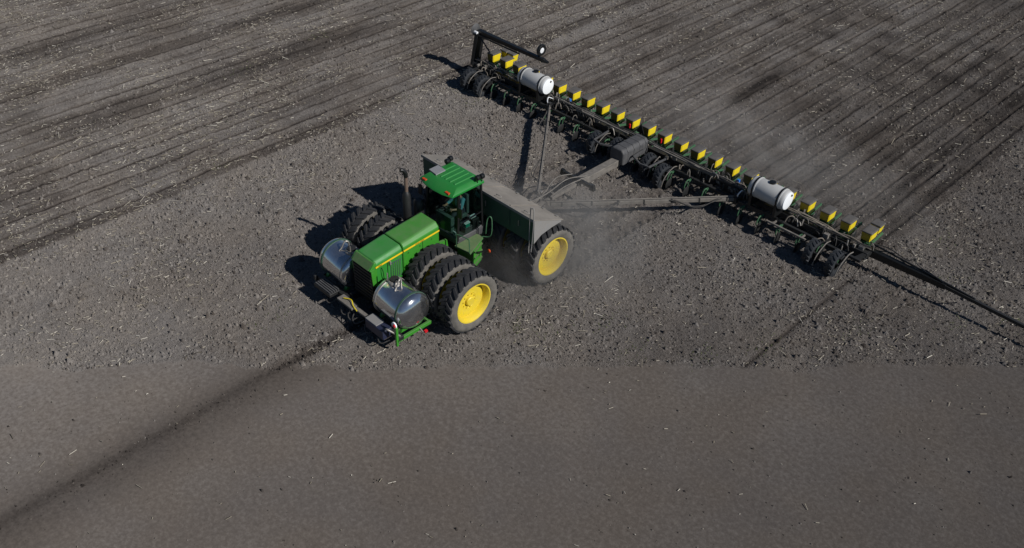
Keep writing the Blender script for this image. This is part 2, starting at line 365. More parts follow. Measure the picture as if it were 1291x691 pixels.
def make_clods():
    p = view_points(420000); x, y = p[:, 0], p[:, 1]; fore, new, old = zones(x, y); pl = np.maximum(new, old)
    clump = .62 + .32 * vnoise(x, y, 2.6, 51) + .35 * vnoise(x, y, .8, 52)
    tr = sum(track(x, y, c, .55) for c in WT) * sstep(-11.5, -10, y)
    fur = np.exp(-((x - .12) / .32) ** 2) * sstep(-10, -11, y)
    keep = RNG.uniform(0, 1, len(x)) < np.clip(clump * (1 - .965 * fore) * (1 - .38 * pl) * (1 - .9 * pl * np.exp(-(rowd(x) / .10) ** 2)) * (1 - .85 * np.clip(tr, 0, 1)) + fur * (1 - .75 * fore), 0, 1)
    x, y = x[keep], y[keep]; fore = fore[keep]; n = len(x)
    r = np.clip(.0215 * np.exp(RNG.normal(0, .55, n)), .009, .095) * (1 - .4 * fore) * (1 - .15 * pl[keep])
    base = np.array([(1, 0, -.35), (0, 1, -.35), (-1, 0, -.35), (0, -1, -.35), (0, 0, 1.2)], float)
    D = base[None] * RNG.uniform(.7, 1.35, (n, 5, 1)) + RNG.normal(0, .2, (n, 5, 3)) * np.array([1, 1, .5])
    a = RNG.uniform(0, 6.28, n); c, s = np.cos(a)[:, None], np.sin(a)[:, None]
    Dx = D[..., 0] * c - D[..., 1] * s; Dy = D[..., 0] * s + D[..., 1] * c
    D = np.stack([Dx, Dy, D[..., 2]], -1) * r[:, None, None]
    V = D + np.stack([x, y, height(x, y) + r * .12], -1)[:, None]
    fc = np.array([(0, 1, 4), (1, 2, 4), (2, 3, 4), (3, 0, 4)])
    F = (fc[None] + (np.arange(n) * 5)[:, None, None]).reshape(-1, 3)
    mo = np.repeat(np.clip(tone(x, y) + RNG.normal(-.03, .26, n), 0, 1), 5)
    merged('soil_clods', V.reshape(-1, 3), F, mo, soil('clod', True), 'loose brown soil clods scattered over the field', 'clods')
def make_straw():
    p = view_points(95000); x, y = p[:, 0], p[:, 1]; fore, new, old = zones(x, y); pl = np.maximum(new, old)
    d = rowd(x); clump = .30 + .55 * vnoise(x, y, 2.2, 61) + .35 * vnoise(x, y, .6, 62)
    keep = RNG.uniform(0, 1, len(x)) < np.clip(clump * (1 - .95 * fore) * (1 - pl * .8 * np.exp(-(d / .12) ** 2)) * (.62 + .75 * old - .15 * new), .004, 1)
    x, y = x[keep], y[keep]; n = len(x)
    ln = np.clip(.068 * np.exp(RNG.normal(0, .6, n)), .025, .36) / 2; wd = RNG.uniform(.006, .0135, n)
    a = RNG.normal(1.2, 1.0, n); t = RNG.normal(0, .16, n)
    dx = np.stack([np.cos(a) * np.cos(t), np.sin(a) * np.cos(t), np.sin(t)], -1); sx = np.stack([-np.sin(a), np.cos(a), a * 0], -1)
    up = np.array([0, 0, 1.]); c = np.stack([x, y, height(x, y) + .026 + np.abs(np.sin(t)) * ln * .8], -1)
    V = []
    for e in (-1, 1):
        q = c + dx * ln[:, None] * e
        V += [q - sx * wd[:, None], q + sx * wd[:, None], q + up * wd[:, None] * 1.2]
    V = np.stack(V, 1); fc = np.array([(0, 1, 4, 3), (1, 2, 5, 4), (2, 0, 3, 5)])
    F = (fc[None] + (np.arange(n) * 6)[:, None, None]).reshape(-1, 4)
    m = bpy.data.materials.new('straw'); t_, b = nodes(m); N = t_.nodes; L = t_.links; b.inputs['Roughness'].default_value = .7
    at = N.new('ShaderNodeAttribute'); at.attribute_name = 'tone_shade'; cr = N.new('ShaderNodeValToRGB'); e = cr.color_ramp.elements
    e[0].color = (.13, .11, .08, 1); e[1].color = (.66, .62, .54, 1); k = e.new(.5); k.color = (.34, .30, .23, 1)
    L.new(at.outputs['Fac'], cr.inputs[0]); L.new(cr.outputs[0], b.inputs['Base Color'])
    merged('straw', V.reshape(-1, 3), F, np.repeat(RNG.beta(2.0, 1.9, n), 6), m, 'bits of pale straw and stalk littering the bare soil', 'straw')
def make_weeds():
    sp = [(-8.9, -1.6), (-7.6, -2.4), (-9.3, .4), (10.6, -3.2), (11.5, 1.2), (8.0, -7.6), (9.0, -6.0), (12.5, -1.0), (5.2, -8.4), (3.6, -10.6), (-9.9, -4.0), (-10.2, -12.4), (10.2, 3.3), (4.4, -10.2), (-1.8, -15.8), (6.6, -9.0), (13.6, .4), (-16.5, -7.4), (-17.2, -3.0)]
    V = []; n = 0; A = []
    for cx, cy in sp:
        for k in range(70):
            px, py = cx + random.gauss(0, .22), cy + random.gauss(0, .4); h0 = float(height(np.array([px]), np.array([py]))[0]); a = random.uniform(0, 6.28); l = random.uniform(.02, .055)
            w_ = l * .35; dx, dy = math.cos(a), math.sin(a)
            V += [(px - dy * w_, py + dx * w_, h0 + .005), (px + dy * w_, py - dx * w_, h0 + .005), (px + dx * l, py + dy * l, h0 + l * .8)]; A += [random.random()] * 3; n += 1
    F = np.arange(n * 3).reshape(-1, 3)
    m = bpy.data.materials.new('weed'); t_, b = nodes(m); b.inputs['Base Color'].default_value = (.07, .085, .025, 1); b.inputs['Roughness'].default_value = .7
    merged('weeds', np.array(V), F, np.array(A), m, 'thin patches of small green weeds on the bare soil', 'weeds')
make_clods(); make_straw(); make_weeds()

# ------------------------------------------------------------------ wheels
def tyre_mesh(b, R, rr, wd, nl, lug, side=1, ang=.30):
    """tyre on the x axis: carcass (slot 1 sidewall, slot 0 tread) and chevron lugs"""
    h = wd / 2; Rc = R - lug
    b.cur = 1
    for s in (-1, 1):
        b.lathe([(rr, s * h * .78), (rr + .02, s * h * .86), (rr + (Rc - rr) * .45, s * h * 1.04), (rr + (Rc - rr) * .75, s * h * 1.0), (Rc * .985, s * h * .86)], n=48, close=False)
        b.f.pop(); b.f.pop(); b.m.pop(); b.m.pop()
    b.cur = 0
    b.lathe([(Rc * .985, -h * .86), (Rc, -h * .6), (Rc + .006, 0), (Rc, h * .6), (Rc * .985, h * .86)], n=48)
    b.f.pop(); b.f.pop(); b.m.pop(); b.m.pop()
    P = lambda x, t, r: (x, r * math.cos(t), r * math.sin(t))
    for k in range(nl):
        for s in (-1, 1):
            t0 = 2 * math.pi * (k + (.5 if s > 0 else 0)) / nl; dt = .26 * 2 * math.pi / nl
            st = []
            for u, top in ((.06, R), (.55, R), (1.0, R - lug * .25)):
                x = s * h * u * .98; t = t0 + ang * u * .62; w_ = dt * (.8 + .35 * u)
                st.append([P(x, t - w_, Rc - .02), P(x, t + w_, Rc - .02), P(x, t + w_ * .72, top), P(x, t - w_ * .72, top)])
            b.cur = 0; b.loft(st)
def rim_mesh(b, rr, wd, depth):
    h = wd / 2
    b.lathe([(rr * .97, -h * .80), (rr + .012, -h * .80), (rr + .012, -h * .74), (rr * .93, -h * .6), (rr * .90, 0), (rr * .90, h * .35), (rr * .94, h * .62), (rr + .014, h * .78), (rr + .014, h * .86), (rr * .965, h * .86), (rr * .90, h * .62), (rr * .86, h * .3), (rr * .85, -h * .1), (rr * .82, -h * .7)], n=40, close=True)
def wheel(name, parent, loc, R, rr, wd, nl, lug, mats, disc_x=-.02, bolts=10):
    b = B(); x0 = disc_x
    b.lathe([(rr * .86, x0 - .02), (rr * .86, x0 + .02), (rr * .72, x0 + .05), (rr * .55, x0 + .02), (rr * .42, x0 + .03), (rr * .40, x0 + .02), (rr * .2, x0 + .02), (.0, x0 + .02)], n=32)
    b.f.pop(); b.f.pop(); b.m.pop(); b.m.pop()
    b.lathe([(rr * .24, -wd / 2), (rr * .24, x0 + .09), (rr * .20, x0 + .12), (.001, x0 + .12)], n=20)
    for k in range(bolts):
        a = 2 * math.pi * k / bolts
        b.lathe([(.02, x0 + .0), (.02, x0 + .06), (.001, x0 + .06)], c=(0, rr * .36 * math.cos(a), rr * .36 * math.sin(a)), n=6)
    o = b.build(name, mats[0], parent, loc=Vector(loc) - wl(parent), smooth=35)
    b = B(); tyre_mesh(b, R, rr, wd, nl, lug); b.build('tyre', [mats[1], mats[2]], o, loc=Vector((0, 0, 0)), smooth=30)
    b = B(); rim_mesh(b, rr, wd, 0); b.build('rim', mats[0], o, loc=Vector((0, 0, 0)), smooth=35)
    return o

# ------------------------------------------------------------------ tractor
FY, RY, WZ, WR = -11.68, -8.32, .955, .985
T = tag(empty('tractor', (0, -10.2, 0)), 'green articulated tractor with triple tyres, long hood and glass cab', 'tractor')
w0 = None
for yy in (FY, RY):
    for s in (1, -1):
        for xc in [abs(q) for k_, q in enumerate(WT) if q * s > 0]:
            if w0 is None: w0 = wheel('wheel', T, (xc, yy, WZ), WR, .645, .53, 25, .045, ('rim_yellow', 'tread', 'sidewall')); o = w0
            else: o = copy_tree(w0, T)
            o.location = Vector((s * xc, yy, WZ)) - wl(T); o.rotation_euler = (random.uniform(0, 6.28), 0, 0 if s > 0 else math.pi)
for yy in (FY, RY):
    B().lathe([(.15, -2.14), (.15, 2.36)], c=(0, yy, WZ), n=16).build('axle', 'black', T, smooth=40)
    B().box(-.38, .38, yy - .38, yy + .38, .62, 1.32).build('axle_housing', 'black', T, bevel=.05)
b = B(); b.box(-.36, .36, -13.35, -10.25, .62, 1.28); b.build('front_frame', 'black', T, bevel=.03)
b = B(); b.box(-.42, .42, -9.75, -7.45, .62, 1.2); b.build('rear_frame', 'dark_green', T, bevel=.03)
b = B(); b.lathe([(.16, .5), (.16, 1.4)], c=(0, -10.0, 0), axis='z', n=16); b.box(-.2, .2, -10.3, -9.7, .75, 1.1); b.build('articulation_joint', 'black', T, smooth=40)
b = B(); b.beam((0, -7.5, .58), (0, -6.5, .58), .16, .09); b.build('drawbar', 'black', T)
# hood: cross-sections (y, half width of the flat top, z top, half width of the side, z shoulder, z bottom)
def hood(secs, name, mats):
    b = B(); S = []
    for y, wt, zt, ws, zs, zb in secs:
        S.append([(-ws, y, zb), (-ws, y, zs), (-wt, y, zt), (wt, y, zt), (ws, y, zs), (ws, y, zb)])
    b.loft(S)
    return b.build(name, mats, T, bevel=.05, seg=3)
hf = hood([(-13.50, .36, 2.17, .455, 2.06, 1.42), (-12.50, .365, 2.285, .465, 2.17, 1.12)], 'hood_front', 'hood_top')
hr = hood([(-12.475, .365, 2.29, .465, 2.175, 1.12), (-11.08, .33, 2.42, .475, 2.29, 1.12)], 'hood_rear', 'green')
b = B()   # nose: sloping screen, then the black grille below
b.prism([(-13.52, 2.14), (-13.70, 1.93), (-13.66, 1.88), (-13.45, 1.88), (-13.45, 2.14)], 'x', -.44, .44); n_ = b.build('nose_panel', 'green', T, bevel=.02)
b = B(); b.beam((0, -13.545, 2.13), (0, -13.705, 1.945), .74, .02, up=(1, 0, 0)); 
b = B(); b.hexa([(-.38, -13.535, 2.128), (.38, -13.535, 2.128), (.38, -13.52, 2.12), (-.38, -13.52, 2.12), (-.38, -13.712, 1.94), (.38, -13.712, 1.94), (.38, -13.69, 1.93), (-.38, -13.69, 1.93)]); b.build('nose_screen', 'platform_green', n_)
b = B(); b.box(-.44, .44, -13.64, -13.42, .72, 1.88); g_ = b.build('grille', 'black_clean', T, bevel=.02)
for k in range(9):
    z = .85 + k * .115; B().box(-.40, .40, -13.665, -13.63, z, z + .035).build('grille_bar', 'black', g_)
# side of the nose and louvre panel
for s in (1, -1):
    b = B(); b.hexa([(s * .425, -13.62, 1.36), (s * .455, -13.62, 1.36), (s * .455, -13.42, 1.30), (s * .425, -13.42, 1.30), (s * .425, -13.66, 1.92), (s * .455, -13.66, 1.92), (s * .455, -13.42, 2.0), (s * .425, -13.42, 2.0)])
    b.build('nose_side', 'green', T)
    b = B(); b.box(*sorted((s * .462, s * .470)), -12.98, -12.58, 1.28, 1.88); v_ = b.build('louvre_panel', 'dark_green', T)
    for k in range(5):
        y = -12.95 + k * .075; B().box(*sorted((s * .468, s * .482)), y, y + .03, 1.32, 1.84).build('louvre', 'green', v_)
    # yellow stripe along the side of the hood, with dark lettering
    b = B(); b.beam((s * .468, -13.50, 1.985), (s * .472, -12.51, 2.055), .006, .055); b.build('stripe', 'stripe_yellow', hf)
    b = B(); b.beam((s * .472, -12.465, 2.058), (s * .481, -11.09, 2.15), .006, .055); b.build('stripe', 'stripe_yellow', hr)
def lettering(txt, p, d, size, parent):
    cu = bpy.data.curves.new('lettering', 'FONT'); cu.body = txt; cu.size = size; cu.extrude = .002
    to = bpy.data.objects.new('tmp', cu); COL.objects.link(to); me = bpy.data.meshes.new_from_object(to.evaluated_get(bpy.context.evaluated_depsgraph_get()))
    bpy.data.objects.remove(to); o = bpy.data.objects.new('lettering', me); COL.objects.link(o); me.materials.clear(); me.materials.append(MAT['lettering'])
    o['kind'] = 'stuff'; o.parent = parent; d = Vector(d).normalized(); nrm = Vector((1, 0, 0)); u = nrm.cross(d).normalized()
    o.matrix_local = Matrix.Translation(Vector(p) - wl(parent)) @ Matrix((d, u, nrm)).transposed().to_4x4()
bpy.context.view_layer.update()
lettering('JOHN DEERE', (.4815, -12.02, 2.068), (0, 1.375, .092), .060, hr)
lettering('8960', (.4735, -13.40, 1.97), (0, .99, .07), .062, hf)
for k in range(3): B().lathe([(.014, .46), (.014, .49), (.001, .492)], c=(.0, -12.3 + .45 * k, 1.93 + .03 * k), n=8).build('hood_latch', 'black', hr)
for s in (1, -1):
    for y, z0, z1 in ((-13.08, 1.40, 2.10), (-11.75, 1.16, 2.26)):
        B().box(*sorted((s * .462, s * .477)), y, y + .012, z0, z1 - .13).build('panel_seam', 'black_clean', hf if y < -12.5 else hr)
    for k in range(5): B().lathe([(.010, s * .45), (.010, s * .484), (.001, s * .487)], c=(0, -12.38 + .28 * k, 1.22 + .02 * k), n=6).build('bolt', 'steel_dull', hr)
    B().tube(bez([(s * .47, -13.30, 1.90), (s * .53, -13.30, 1.80), (s * .52, -13.27, 1.55), (s * .47, -13.22, 1.45)]), .012, 5).build('cable', 'black_clean', hf, smooth=60)
    B().box(*sorted((s * .465, s * .52)), -13.02, -12.97, 1.86, 1.98).build('hood_bracket', 'steel_dull', hf, bevel=.006)
# exhaust
b = B(); b.lathe([(.09, 1.75), (.125, 1.85), (.125, 2.85), (.09, 2.95), (.06, 3.0)], c=(-.80, -11.25, 0), axis='z', n=16); e_ = b.build('muffler', 'black', T, smooth=40)
B().lathe([(.055, 2.98), (.055, 3.55)], c=(-.80, -11.25, 0), axis='z', n=12).build('exhaust_pipe', 'rust', e_, smooth=40)
B().tube(bez([(-.80, -11.25, 3.5), (-.80, -11.26, 3.64), (-.83, -11.32, 3.74), (-.86, -11.40, 3.77)]), .065, 10).build('exhaust_tip', 'black_clean', e_, smooth=40)
B().tube([(-.80, -11.25, 1.9), (-.62, -11.25, 1.72), (-.40, -11.25, 1.6)], .06, 8).build('exhaust_elbow', 'black', e_, smooth=40)
b = B(); b.lathe([(.13, 1.9), (.16, 1.95), (.16, 2.5), (.1, 2.58)], c=(-.72, -10.86, 0), axis='z', n=16); b.build('air_cleaner', 'black', T, smooth=40)
# cab
CX, CF, CR_, CB, CT = .72, -10.56, -9.58, 1.60, 3.24
b = B(); b.prism([(-10.62, 1.72), (-10.55, 1.42), (-9.55, 1.42), (-9.50, 1.80), (-9.8, 1.70)], 'x', -.74, .74); b.build('cab_base', 'cover', T, bevel=.03)
b = B(); b.box(-.66, .66, -10.5, -9.6, 1.44, 1.66); b.build('cab_floor', 'cover', T)
for s in (1, -1):
    b = B(); b.beam((s * .72, CF - .02, 1.62), (s * .67, CF + .09, 3.25), .055, .075, up=(0, 1, 0)); b.build('cab_post', 'black_clean', T)
    b = B(); b.beam((s * .72, CR_ + .03, 1.72), (s * .68, CR_ + .0, 3.25), .05, .06, up=(0, 1, 0)); b.build('cab_post', 'black_clean', T)
    b = B(); b.beam((s * .728, -10.45, 2.20), (s * .735, -9.60, 2.28), .025, .03); b.build('window_rail', 'black_clean', T)
    b = B(); b.hexa([(s * .705, CF + .02, 1.66), (s * .717, CF + .02, 1.66), (s * .717, CR_ + .0, 1.76), (s * .705, CR_ + .0, 1.76), (s * .665, CF + .12, 3.25), (s * .677, CF + .12, 3.25), (s * .677, CR_ - .02, 3.25), (s * .665, CR_ - .02, 3.25)])
    b.build('side_window', 'glass', T)
b = B(); b.hexa([(-.70, -10.585, 1.66), (.70, -10.585, 1.66), (.70, -10.573, 1.66), (-.70, -10.573, 1.66), (-.65, -10.475, 3.25), (.65, -10.475, 3.25), (.65, -10.463, 3.25), (-.65, -10.463, 3.25)]); b.build('windscreen', 'glass', T)
b = B(); b.box(-.67, .67, -9.575, -9.563, 1.86, 3.25); b.build('rear_window', 'glass', T)
b = B()   # roof: lower rim with a bowed front, upper crown
def ring(x0, y0, y1, z, bow):
    return [(-x0, y1, z), (-x0, y0, z), (-x0 * .5, y0 - bow * .8, z), (0, y0 - bow, z), (x0 * .5, y0 - bow * .8, z), (x0, y0, z), (x0, y1, z)]
b.loft([ring(.70, -10.72, -9.52, 3.235, .12), ring(.74, -10.78, -9.48, 3.27, .13), ring(.73, -10.74, -9.49, 3.33, .12), ring(.62, -10.52, -9.56, 3.43, .08), ring(.56, -10.46, -9.60, 3.44, .07)])
rf = b.build('roof', 'roof_green', T, bevel=.018, seg=2)
for k in range(5):
    x = -.40 + .20 * k; b = B(); b.hexa([(x - .05, -10.42, 3.43), (x + .05, -10.42, 3.43), (x + .05, -9.63, 3.43), (x - .05, -9.63, 3.43), (x - .03, -10.39, 3.462), (x + .03, -10.39, 3.462), (x + .03, -9.66, 3.462), (x - .03, -9.66, 3.462)]); b.build('roof_rib', 'roof_green', rf, bevel=.01)
for x in (-.52, .50):
    b = B(); b.box(x - .085, x + .085, -10.80, -10.72, 3.315, 3.375); b.build('marker_light', 'orange', rf, bevel=.012)
b = B(); b.hexa([(-.70, -10.42, 3.43), (-.32, -10.48, 3.45), (-.30, -10.12, 3.47), (-.68, -10.08, 3.45), (-.70, -10.42, 3.47), (-.32, -10.48, 3.49), (-.30, -10.12, 3.51), (-.68, -10.08, 3.49)]); b.build('receiver_pad', 'pad_grey', rf)
for (x, y) in ((-.60, -9.78), (-.66, -9.60), (.70, -9.74), (.72, -9.58)):
    b = B(); b.lathe([(.06, -.07), (.085, -.05), (.085, .05), (.07, .07)], c=(x, y, 3.53), axis='y', n=14); b.lathe([(.015, 3.35), (.015, 3.5)], c=(x, y, 0), axis='z', n=6); b.build('work_light', 'black_clean', rf, smooth=40)
for s in (1, -1):
    b = B(); b.tube(bez([(s * .70, -10.5, 3.1), (s * .86, -10.58, 3.05), (s * .90, -10.60, 2.9)]), .014); b.box(*sorted((s * .82, s * .98)), -10.64, -10.61, 2.58, 2.92); b.build('mirror', 'black_clean', T)
# inside the cab
b = B(); b.box(-.25, .25, -10.02, -9.72, 1.7, 2.06); b.box(-.26, .26, -9.76, -9.63, 2.0, 2.72); b.build('seat', 'seat_fabric', T, bevel=.04)
b = B(); b.box(-.35, .35, -10.50, -10.36, 1.62, 2.22); b.build('dashboard', 'seat_fabric', T, bevel=.03)
b = B(); b.tube([(.0 + .2 * math.cos(a), -10.25 + .17 * math.sin(a), 2.33 - .08 * math.sin(a)) for a in [2 * math.pi * k / 20 for k in range(21)]], .016, 6); b.tube([(0, -10.25, 2.33), (0, -10.42, 2.1)], .03, 6); b.tube([(-.2, -10.25, 2.33), (.2, -10.25, 2.33)], .012, 5); b.build('steering_wheel', 'black_clean', T)
b = B(); b.box(-.62, -.32, -10.3, -9.75, 1.62, 2.1); b.build('console', 'cover', T, bevel=.03)
B().box(.50, .685, -10.22, -9.92, 1.66, 1.90).build('side_shelf', 'cover', T, bevel=.02)
B().box(.44, .685, -9.91, -9.64, 1.66, 2.06).build('tool_box', 'black', T, bevel=.02)
# walkway, steps, rails at the left of the cab
b = B(); b.hexa([(.75, -10.74, 1.50), (1.38, -10.66, 1.50), (1.04, -9.80, 1.50), (.75, -9.78, 1.50), (.75, -10.74, 1.56), (1.38, -10.66, 1.56), (1.04, -9.80, 1.56), (.75, -9.78, 1.56)]); pf = b.build('walkway', 'platform_green', T, bevel=.01)
b = B(); b.hexa([(.50, -10.40, .70), (1.22, -10.36, .70), (1.02, -9.84, .70), (.50, -9.84, .70), (.50, -10.40, 1.5), (1.22, -10.36, 1.5), (1.02, -9.84, 1.5), (.50, -9.84, 1.5)]); st_ = b.build('step_box', 'green', T, bevel=.02)
for z in (.86, 1.12, 1.36):
    b = B(); b.hexa([(1.21, -10.33, z), (1.27, -10.35, z), (1.08, -9.86, z), (1.02, -9.84, z), (1.21, -10.33, z + .03), (1.27, -10.35, z + .03), (1.08, -9.86, z + .03), (1.02, -9.84, z + .03)]); b.build('step', 'platform_green', st_)
B().tube(bez([(.86, -10.74, 1.56), (.86, -10.74, 1.98), (.92, -10.72, 2.04), (1.26, -10.66, 2.04), (1.32, -10.65, 1.98), (1.34, -10.65, 1.56)], 5), .018).build('grab_rail', 'frame_green', T, smooth=60)
B().tube(bez([(.98, -9.80, 1.56), (1.22, -9.66, 1.66), (1.24, -9.64, 2.2), (1.18, -9.66, 2.34), (1.10, -9.70, 2.2), (1.08, -9.74, 1.7)], 5), .018).build('grab_rail', 'frame_green', T, smooth=60)
b = B(); b.beam((1.1, -10.5, 1.34), (1.42, -9.98, 1.34), .03, .03); b.build('light_arm', 'black_clean', T)
B().lathe([(.03, -.03), (.06, -.02), (.06, .02), (.04, .035)], c=(1.45, -9.95, 1.34), axis='y', n=12).build('tail_light', 'orange', T, smooth=40)
for s in (1, -1):
    b = B(); b.prism([(-11.06, 1.3), (-11.06, 1.66), (-10.75, 1.62), (-10.70, 1.3)], 'x', *sorted((s * .36, s * .44))); b.build('cowl_panel', 'green', T)
# front carrier for the saddle tanks
b = B(); b.box(-2.0, 2.0, -13.98, -13.80, .46, .60); b.build('carrier_beam', 'black', T, bevel=.015)
for s in (1, -1):
    b = B(); b.box(*sorted((s * .36, s * .48)), -13.82, -12.9, .46, .68); b.build('carrier_bracket', 'black', T)
    b = B(); b.box(*sorted((s * 1.90, s * 1.985)), -14.02, -12.74, .42, .53); b.build('carrier_rail', 'green' if s > 0 else 'black', T, bevel=.01)  # black on the far side: the shade there is put into the colour
    b = B(); b.box(*sorted((s * 1.91, s * 1.985)), -14.06, -13.98, .30 if s > 0 else .45, .98 if s > 0 else .62); b.build('carrier_post', 'green' if s > 0 else 'black', T, bevel=.01)  # far post short and black, its shade painted as colour
    b = B(); b.box(*sorted((s * .62, s * .70)), -13.8, -12.74, .42, .53); b.build('carrier_rail', 'black', T, bevel=.01)
    b = B(); b.box(*sorted((s * .62, s * 1.95)), -12.84, -12.76, .43, .52); b.build('carrier_tie', 'green', T, bevel=.01)
b = B(); b.box(.80, 1.62, -14.26, -13.92, .42, .74); pb = b.build('pump_box', 'navy', T, bevel=.03)
b = B(); b.box(.80, 1.30, -14.24, -13.94, .742, .77); b.build('pump_lid', 'galvanised', pb, bevel=.008)
B().tube(bez([(1.55, -14.1, .7), (1.75, -14.2, .9), (1.9, -14.05, .75), (1.95, -13.9, .6)]), .03).build('hose', 'steel_dull', T, smooth=60)
b = B(); b.box(-1.66, -.86, -14.28, -13.9, .50, .62); rk = b.build('weight_rack', 'black', T, bevel=.02)
for k in range(5):
    y = -14.25 + k * .075; B().box(-1.62, -.90, y, y + .04, .625, .66).build('rack_bar', 'cover', rk)
b = B(); b.box(-.60, .12, -14.22, -13.95, .58, .66); b.box(.12, .75, -14.12, -13.98, .55, .63); hp = b.build('hitch_plate', 'dusty_tube', T, bevel=.02)
B().tube(bez([(-.40, -14.10, .70), (-.15, -14.02, .73), (.08, -14.12, .70), (.30, -14.16, .66)]), .018).build('yellow_strap', 'tan_hose' if False else 'yellow', hp, smooth=60)
for k in range(6):
    x = random.uniform(-1.7, 1.6); B().tube(bez([(x, -13.9, .55), (x + .15, -14.25, .4), (x + .35, -14.3, .32), (x + .5, -14.1, .42)]), .018).build('hose', 'hose', T, smooth=60)
for s, x in ((1, 1.94),):
    b = B(); b.lathe([(.10, -.02), (.10, .02), (.001, .03)], c=(x - .08, -14.02, 1.02), axis='y', n=14); b.build('reflector', 'white_end', T)
    b = B(); b.lathe([(.05, -.03), (.05, .03)], c=(x - .04, -14.05, 1.03), axis='y', n=10); b.build('valve_knob', 'red', T)
B().tube([(1.98, -13.2, .5), (2.12, -13.2, .44)], .02).build('drain_valve', 'steel_dull', T); B().box(2.1, 2.17, -13.16, -13.06, .40, .47).build('valve_handle', 'red', T)

# saddle tanks
def saddle(s, label):
    r = tag(empty('saddle_tank', (s * 1.28, -13.30, .53)), label, 'tank', 'steel tanks at the nose of the tractor')
    c = (0, -13.30, 1.105); b = B()
    prof = [(.02, .60), (.30, .615), (.46, .65), (.545, .70), (.565, .74), (.565, 1.82), (.545, 1.87), (.46, 1.97), (.28, 2.04), (.02, 2.065)]
    b.lathe([(q, s * h) for q, h in prof], c=c, n=48, ry=1.04); sh = b.build('shell', 'steel', r, smooth=50)
    for h in (.80, 1.74):
        b = B(); b.lathe([(.560, s * (h - .03)), (.578, s * (h - .03)), (.578, s * (h + .03)), (.560, s * (h + .03))], c=c, n=48, ry=1.04, close=True)
        b.build('band', 'steel_dull' if h < 1 else 'dark_green', r, smooth=50)
    b = B(); b.lathe([(.20, 1.64), (.20, 1.71), (.17, 1.74), (.001, 1.75)], c=(s * 1.0, -13.26, 0), axis='z', n=20); f = b.build('fill_neck', 'steel_dull', r, smooth=40)
    b = B(); b.lathe([(.13, 1.74), (.13, 1.80), (.001, 1.81)], c=(s * 1.0, -13.26, 0), axis='z', n=16); b.build('lid', 'black', f, smooth=40)
    B().tube(bez([(s * 1.22, -13.2, 1.66), (s * 1.22, -13.2, 1.86), (s * 1.26, -13.3, 1.90), (s * 1.28, -13.42, 1.72), (s * 1.3, -13.5, 1.64)]), .025).build('vent_pipe', 'steel_dull', r, smooth=60)
    B().tube([(s * .86, -13.40, 1.62), (s * .86, -13.40, 1.98)], .02).build('sight_pipe', 'steel_dull', r)
    for x in (.85, 1.75):
        b = B(); b.prism([(-13.75, .53), (-13.62, .72), (-13.30, .56), (-12.98, .72), (-12.86, .53)], 'x', *sorted((s * (x - .05), s * (x + .05)))); b.build('cradle', 'green', r)
saddle(1, 'polished steel tank on the near side of the tractor nose, ahead of triple tyres')
saddle(-1, 'polished steel tank on the far side of the tractor grille, mostly reflecting blue sky')

# hopper box across the rear of the tractor
H = tag(empty('fertilizer_box', (0, -8.5, 1.2)), 'long dusty fertilizer box with sloping lid lying across behind the cab', 'box')
L0, L1 = -2.56, 2.47
end = [(-9.10, 2.60), (-7.86, 2.05), (-7.86, 1.985), (-8.3, 1.965), (-8.75, 1.90), (-9.08, 1.70)]
b = B(); b.prism(end, 'x', L0, L1); b.build('body', 'dark_green', H, bevel=.012)
b = B(); b.prism([(y, z) for y, z in ((-9.095, 2.585), (-7.87, 2.045), (-7.87, 1.995), (-8.3, 1.975), (-8.75, 1.91), (-9.07, 1.72))], 'x', L1 + .003, L1 + .014); b.build('end_panel', 'galvanised', H)
b = B(); b.prism([(y, z) for y, z in ((-9.095, 2.585), (-7.87, 2.045), (-7.87, 1.995), (-8.3, 1.975), (-8.75, 1.91), (-9.07, 1.72))], 'x', L0 - .014, L0 - .003); b.build('end_panel', 'galvanised', H)
b = B(); b.prism([(-9.15, 2.615), (-9.15, 2.64), (-7.80, 2.045), (-7.80, 2.02)], 'x', L0 - .03, L1 + .03); lid = b.build('lid', 'dusty_lid', H, bevel=.008)
b = B(); b.box(L0 - .03, L1 + .03, -9.165, -9.152, 2.555, 2.645); b.build('lid_lip', 'galvanised', lid)
for x in (-1.55, .0, 1.45):
    b = B(); b.beam((x, -9.08, 2.628), (x, -7.86, 2.09), .04, .02); b.build('lid_seam', 'dusty_lid', lid)
    b = B(); b.box(x + .40, x + .425, -9.135, -9.105, 2.10, 2.30); b.build('latch', 'steel_dull', H, bevel=.006)
    b = B(); b.box(x - .02, x + .02, -9.118, -9.10, 1.93, 2.54); b.build('face_seam', 'dark_green', H)
for k in range(9):
    x = -2.35 + k * .57; B().hexa([(x, -7.90, 2.095), (x + .09, -7.90, 2.095), (x + .09, -7.79, 2.046), (x, -7.79, 2.046), (x, -7.90, 2.112), (x + .09, -7.90, 2.112), (x + .09, -7.785, 2.062), (x, -7.785, 2.062)]).build('hinge', 'steel_dull', lid)
for x in (-2.0, -.75, .75, 1.95): B().tube(bez([(x, -8.98, 2.585), (x + .02, -9.0, 2.66), (x + .2, -9.0, 2.66), (x + .22, -8.98, 2.585)], 4), .012, 6).build('lid_handle', 'steel_dull', lid, smooth=60)
for x in (-.36, .36):
    b = B(); b.box(x - .06, x + .06, -9.0, -7.75, 1.20, 1.32); b.box(x - .06, x + .06, -8.95, -8.83, 1.32, 1.93); b.box(x - .06, x + .06, -7.98, -7.88, 1.32, 1.99); b.build('stand', 'black', H)
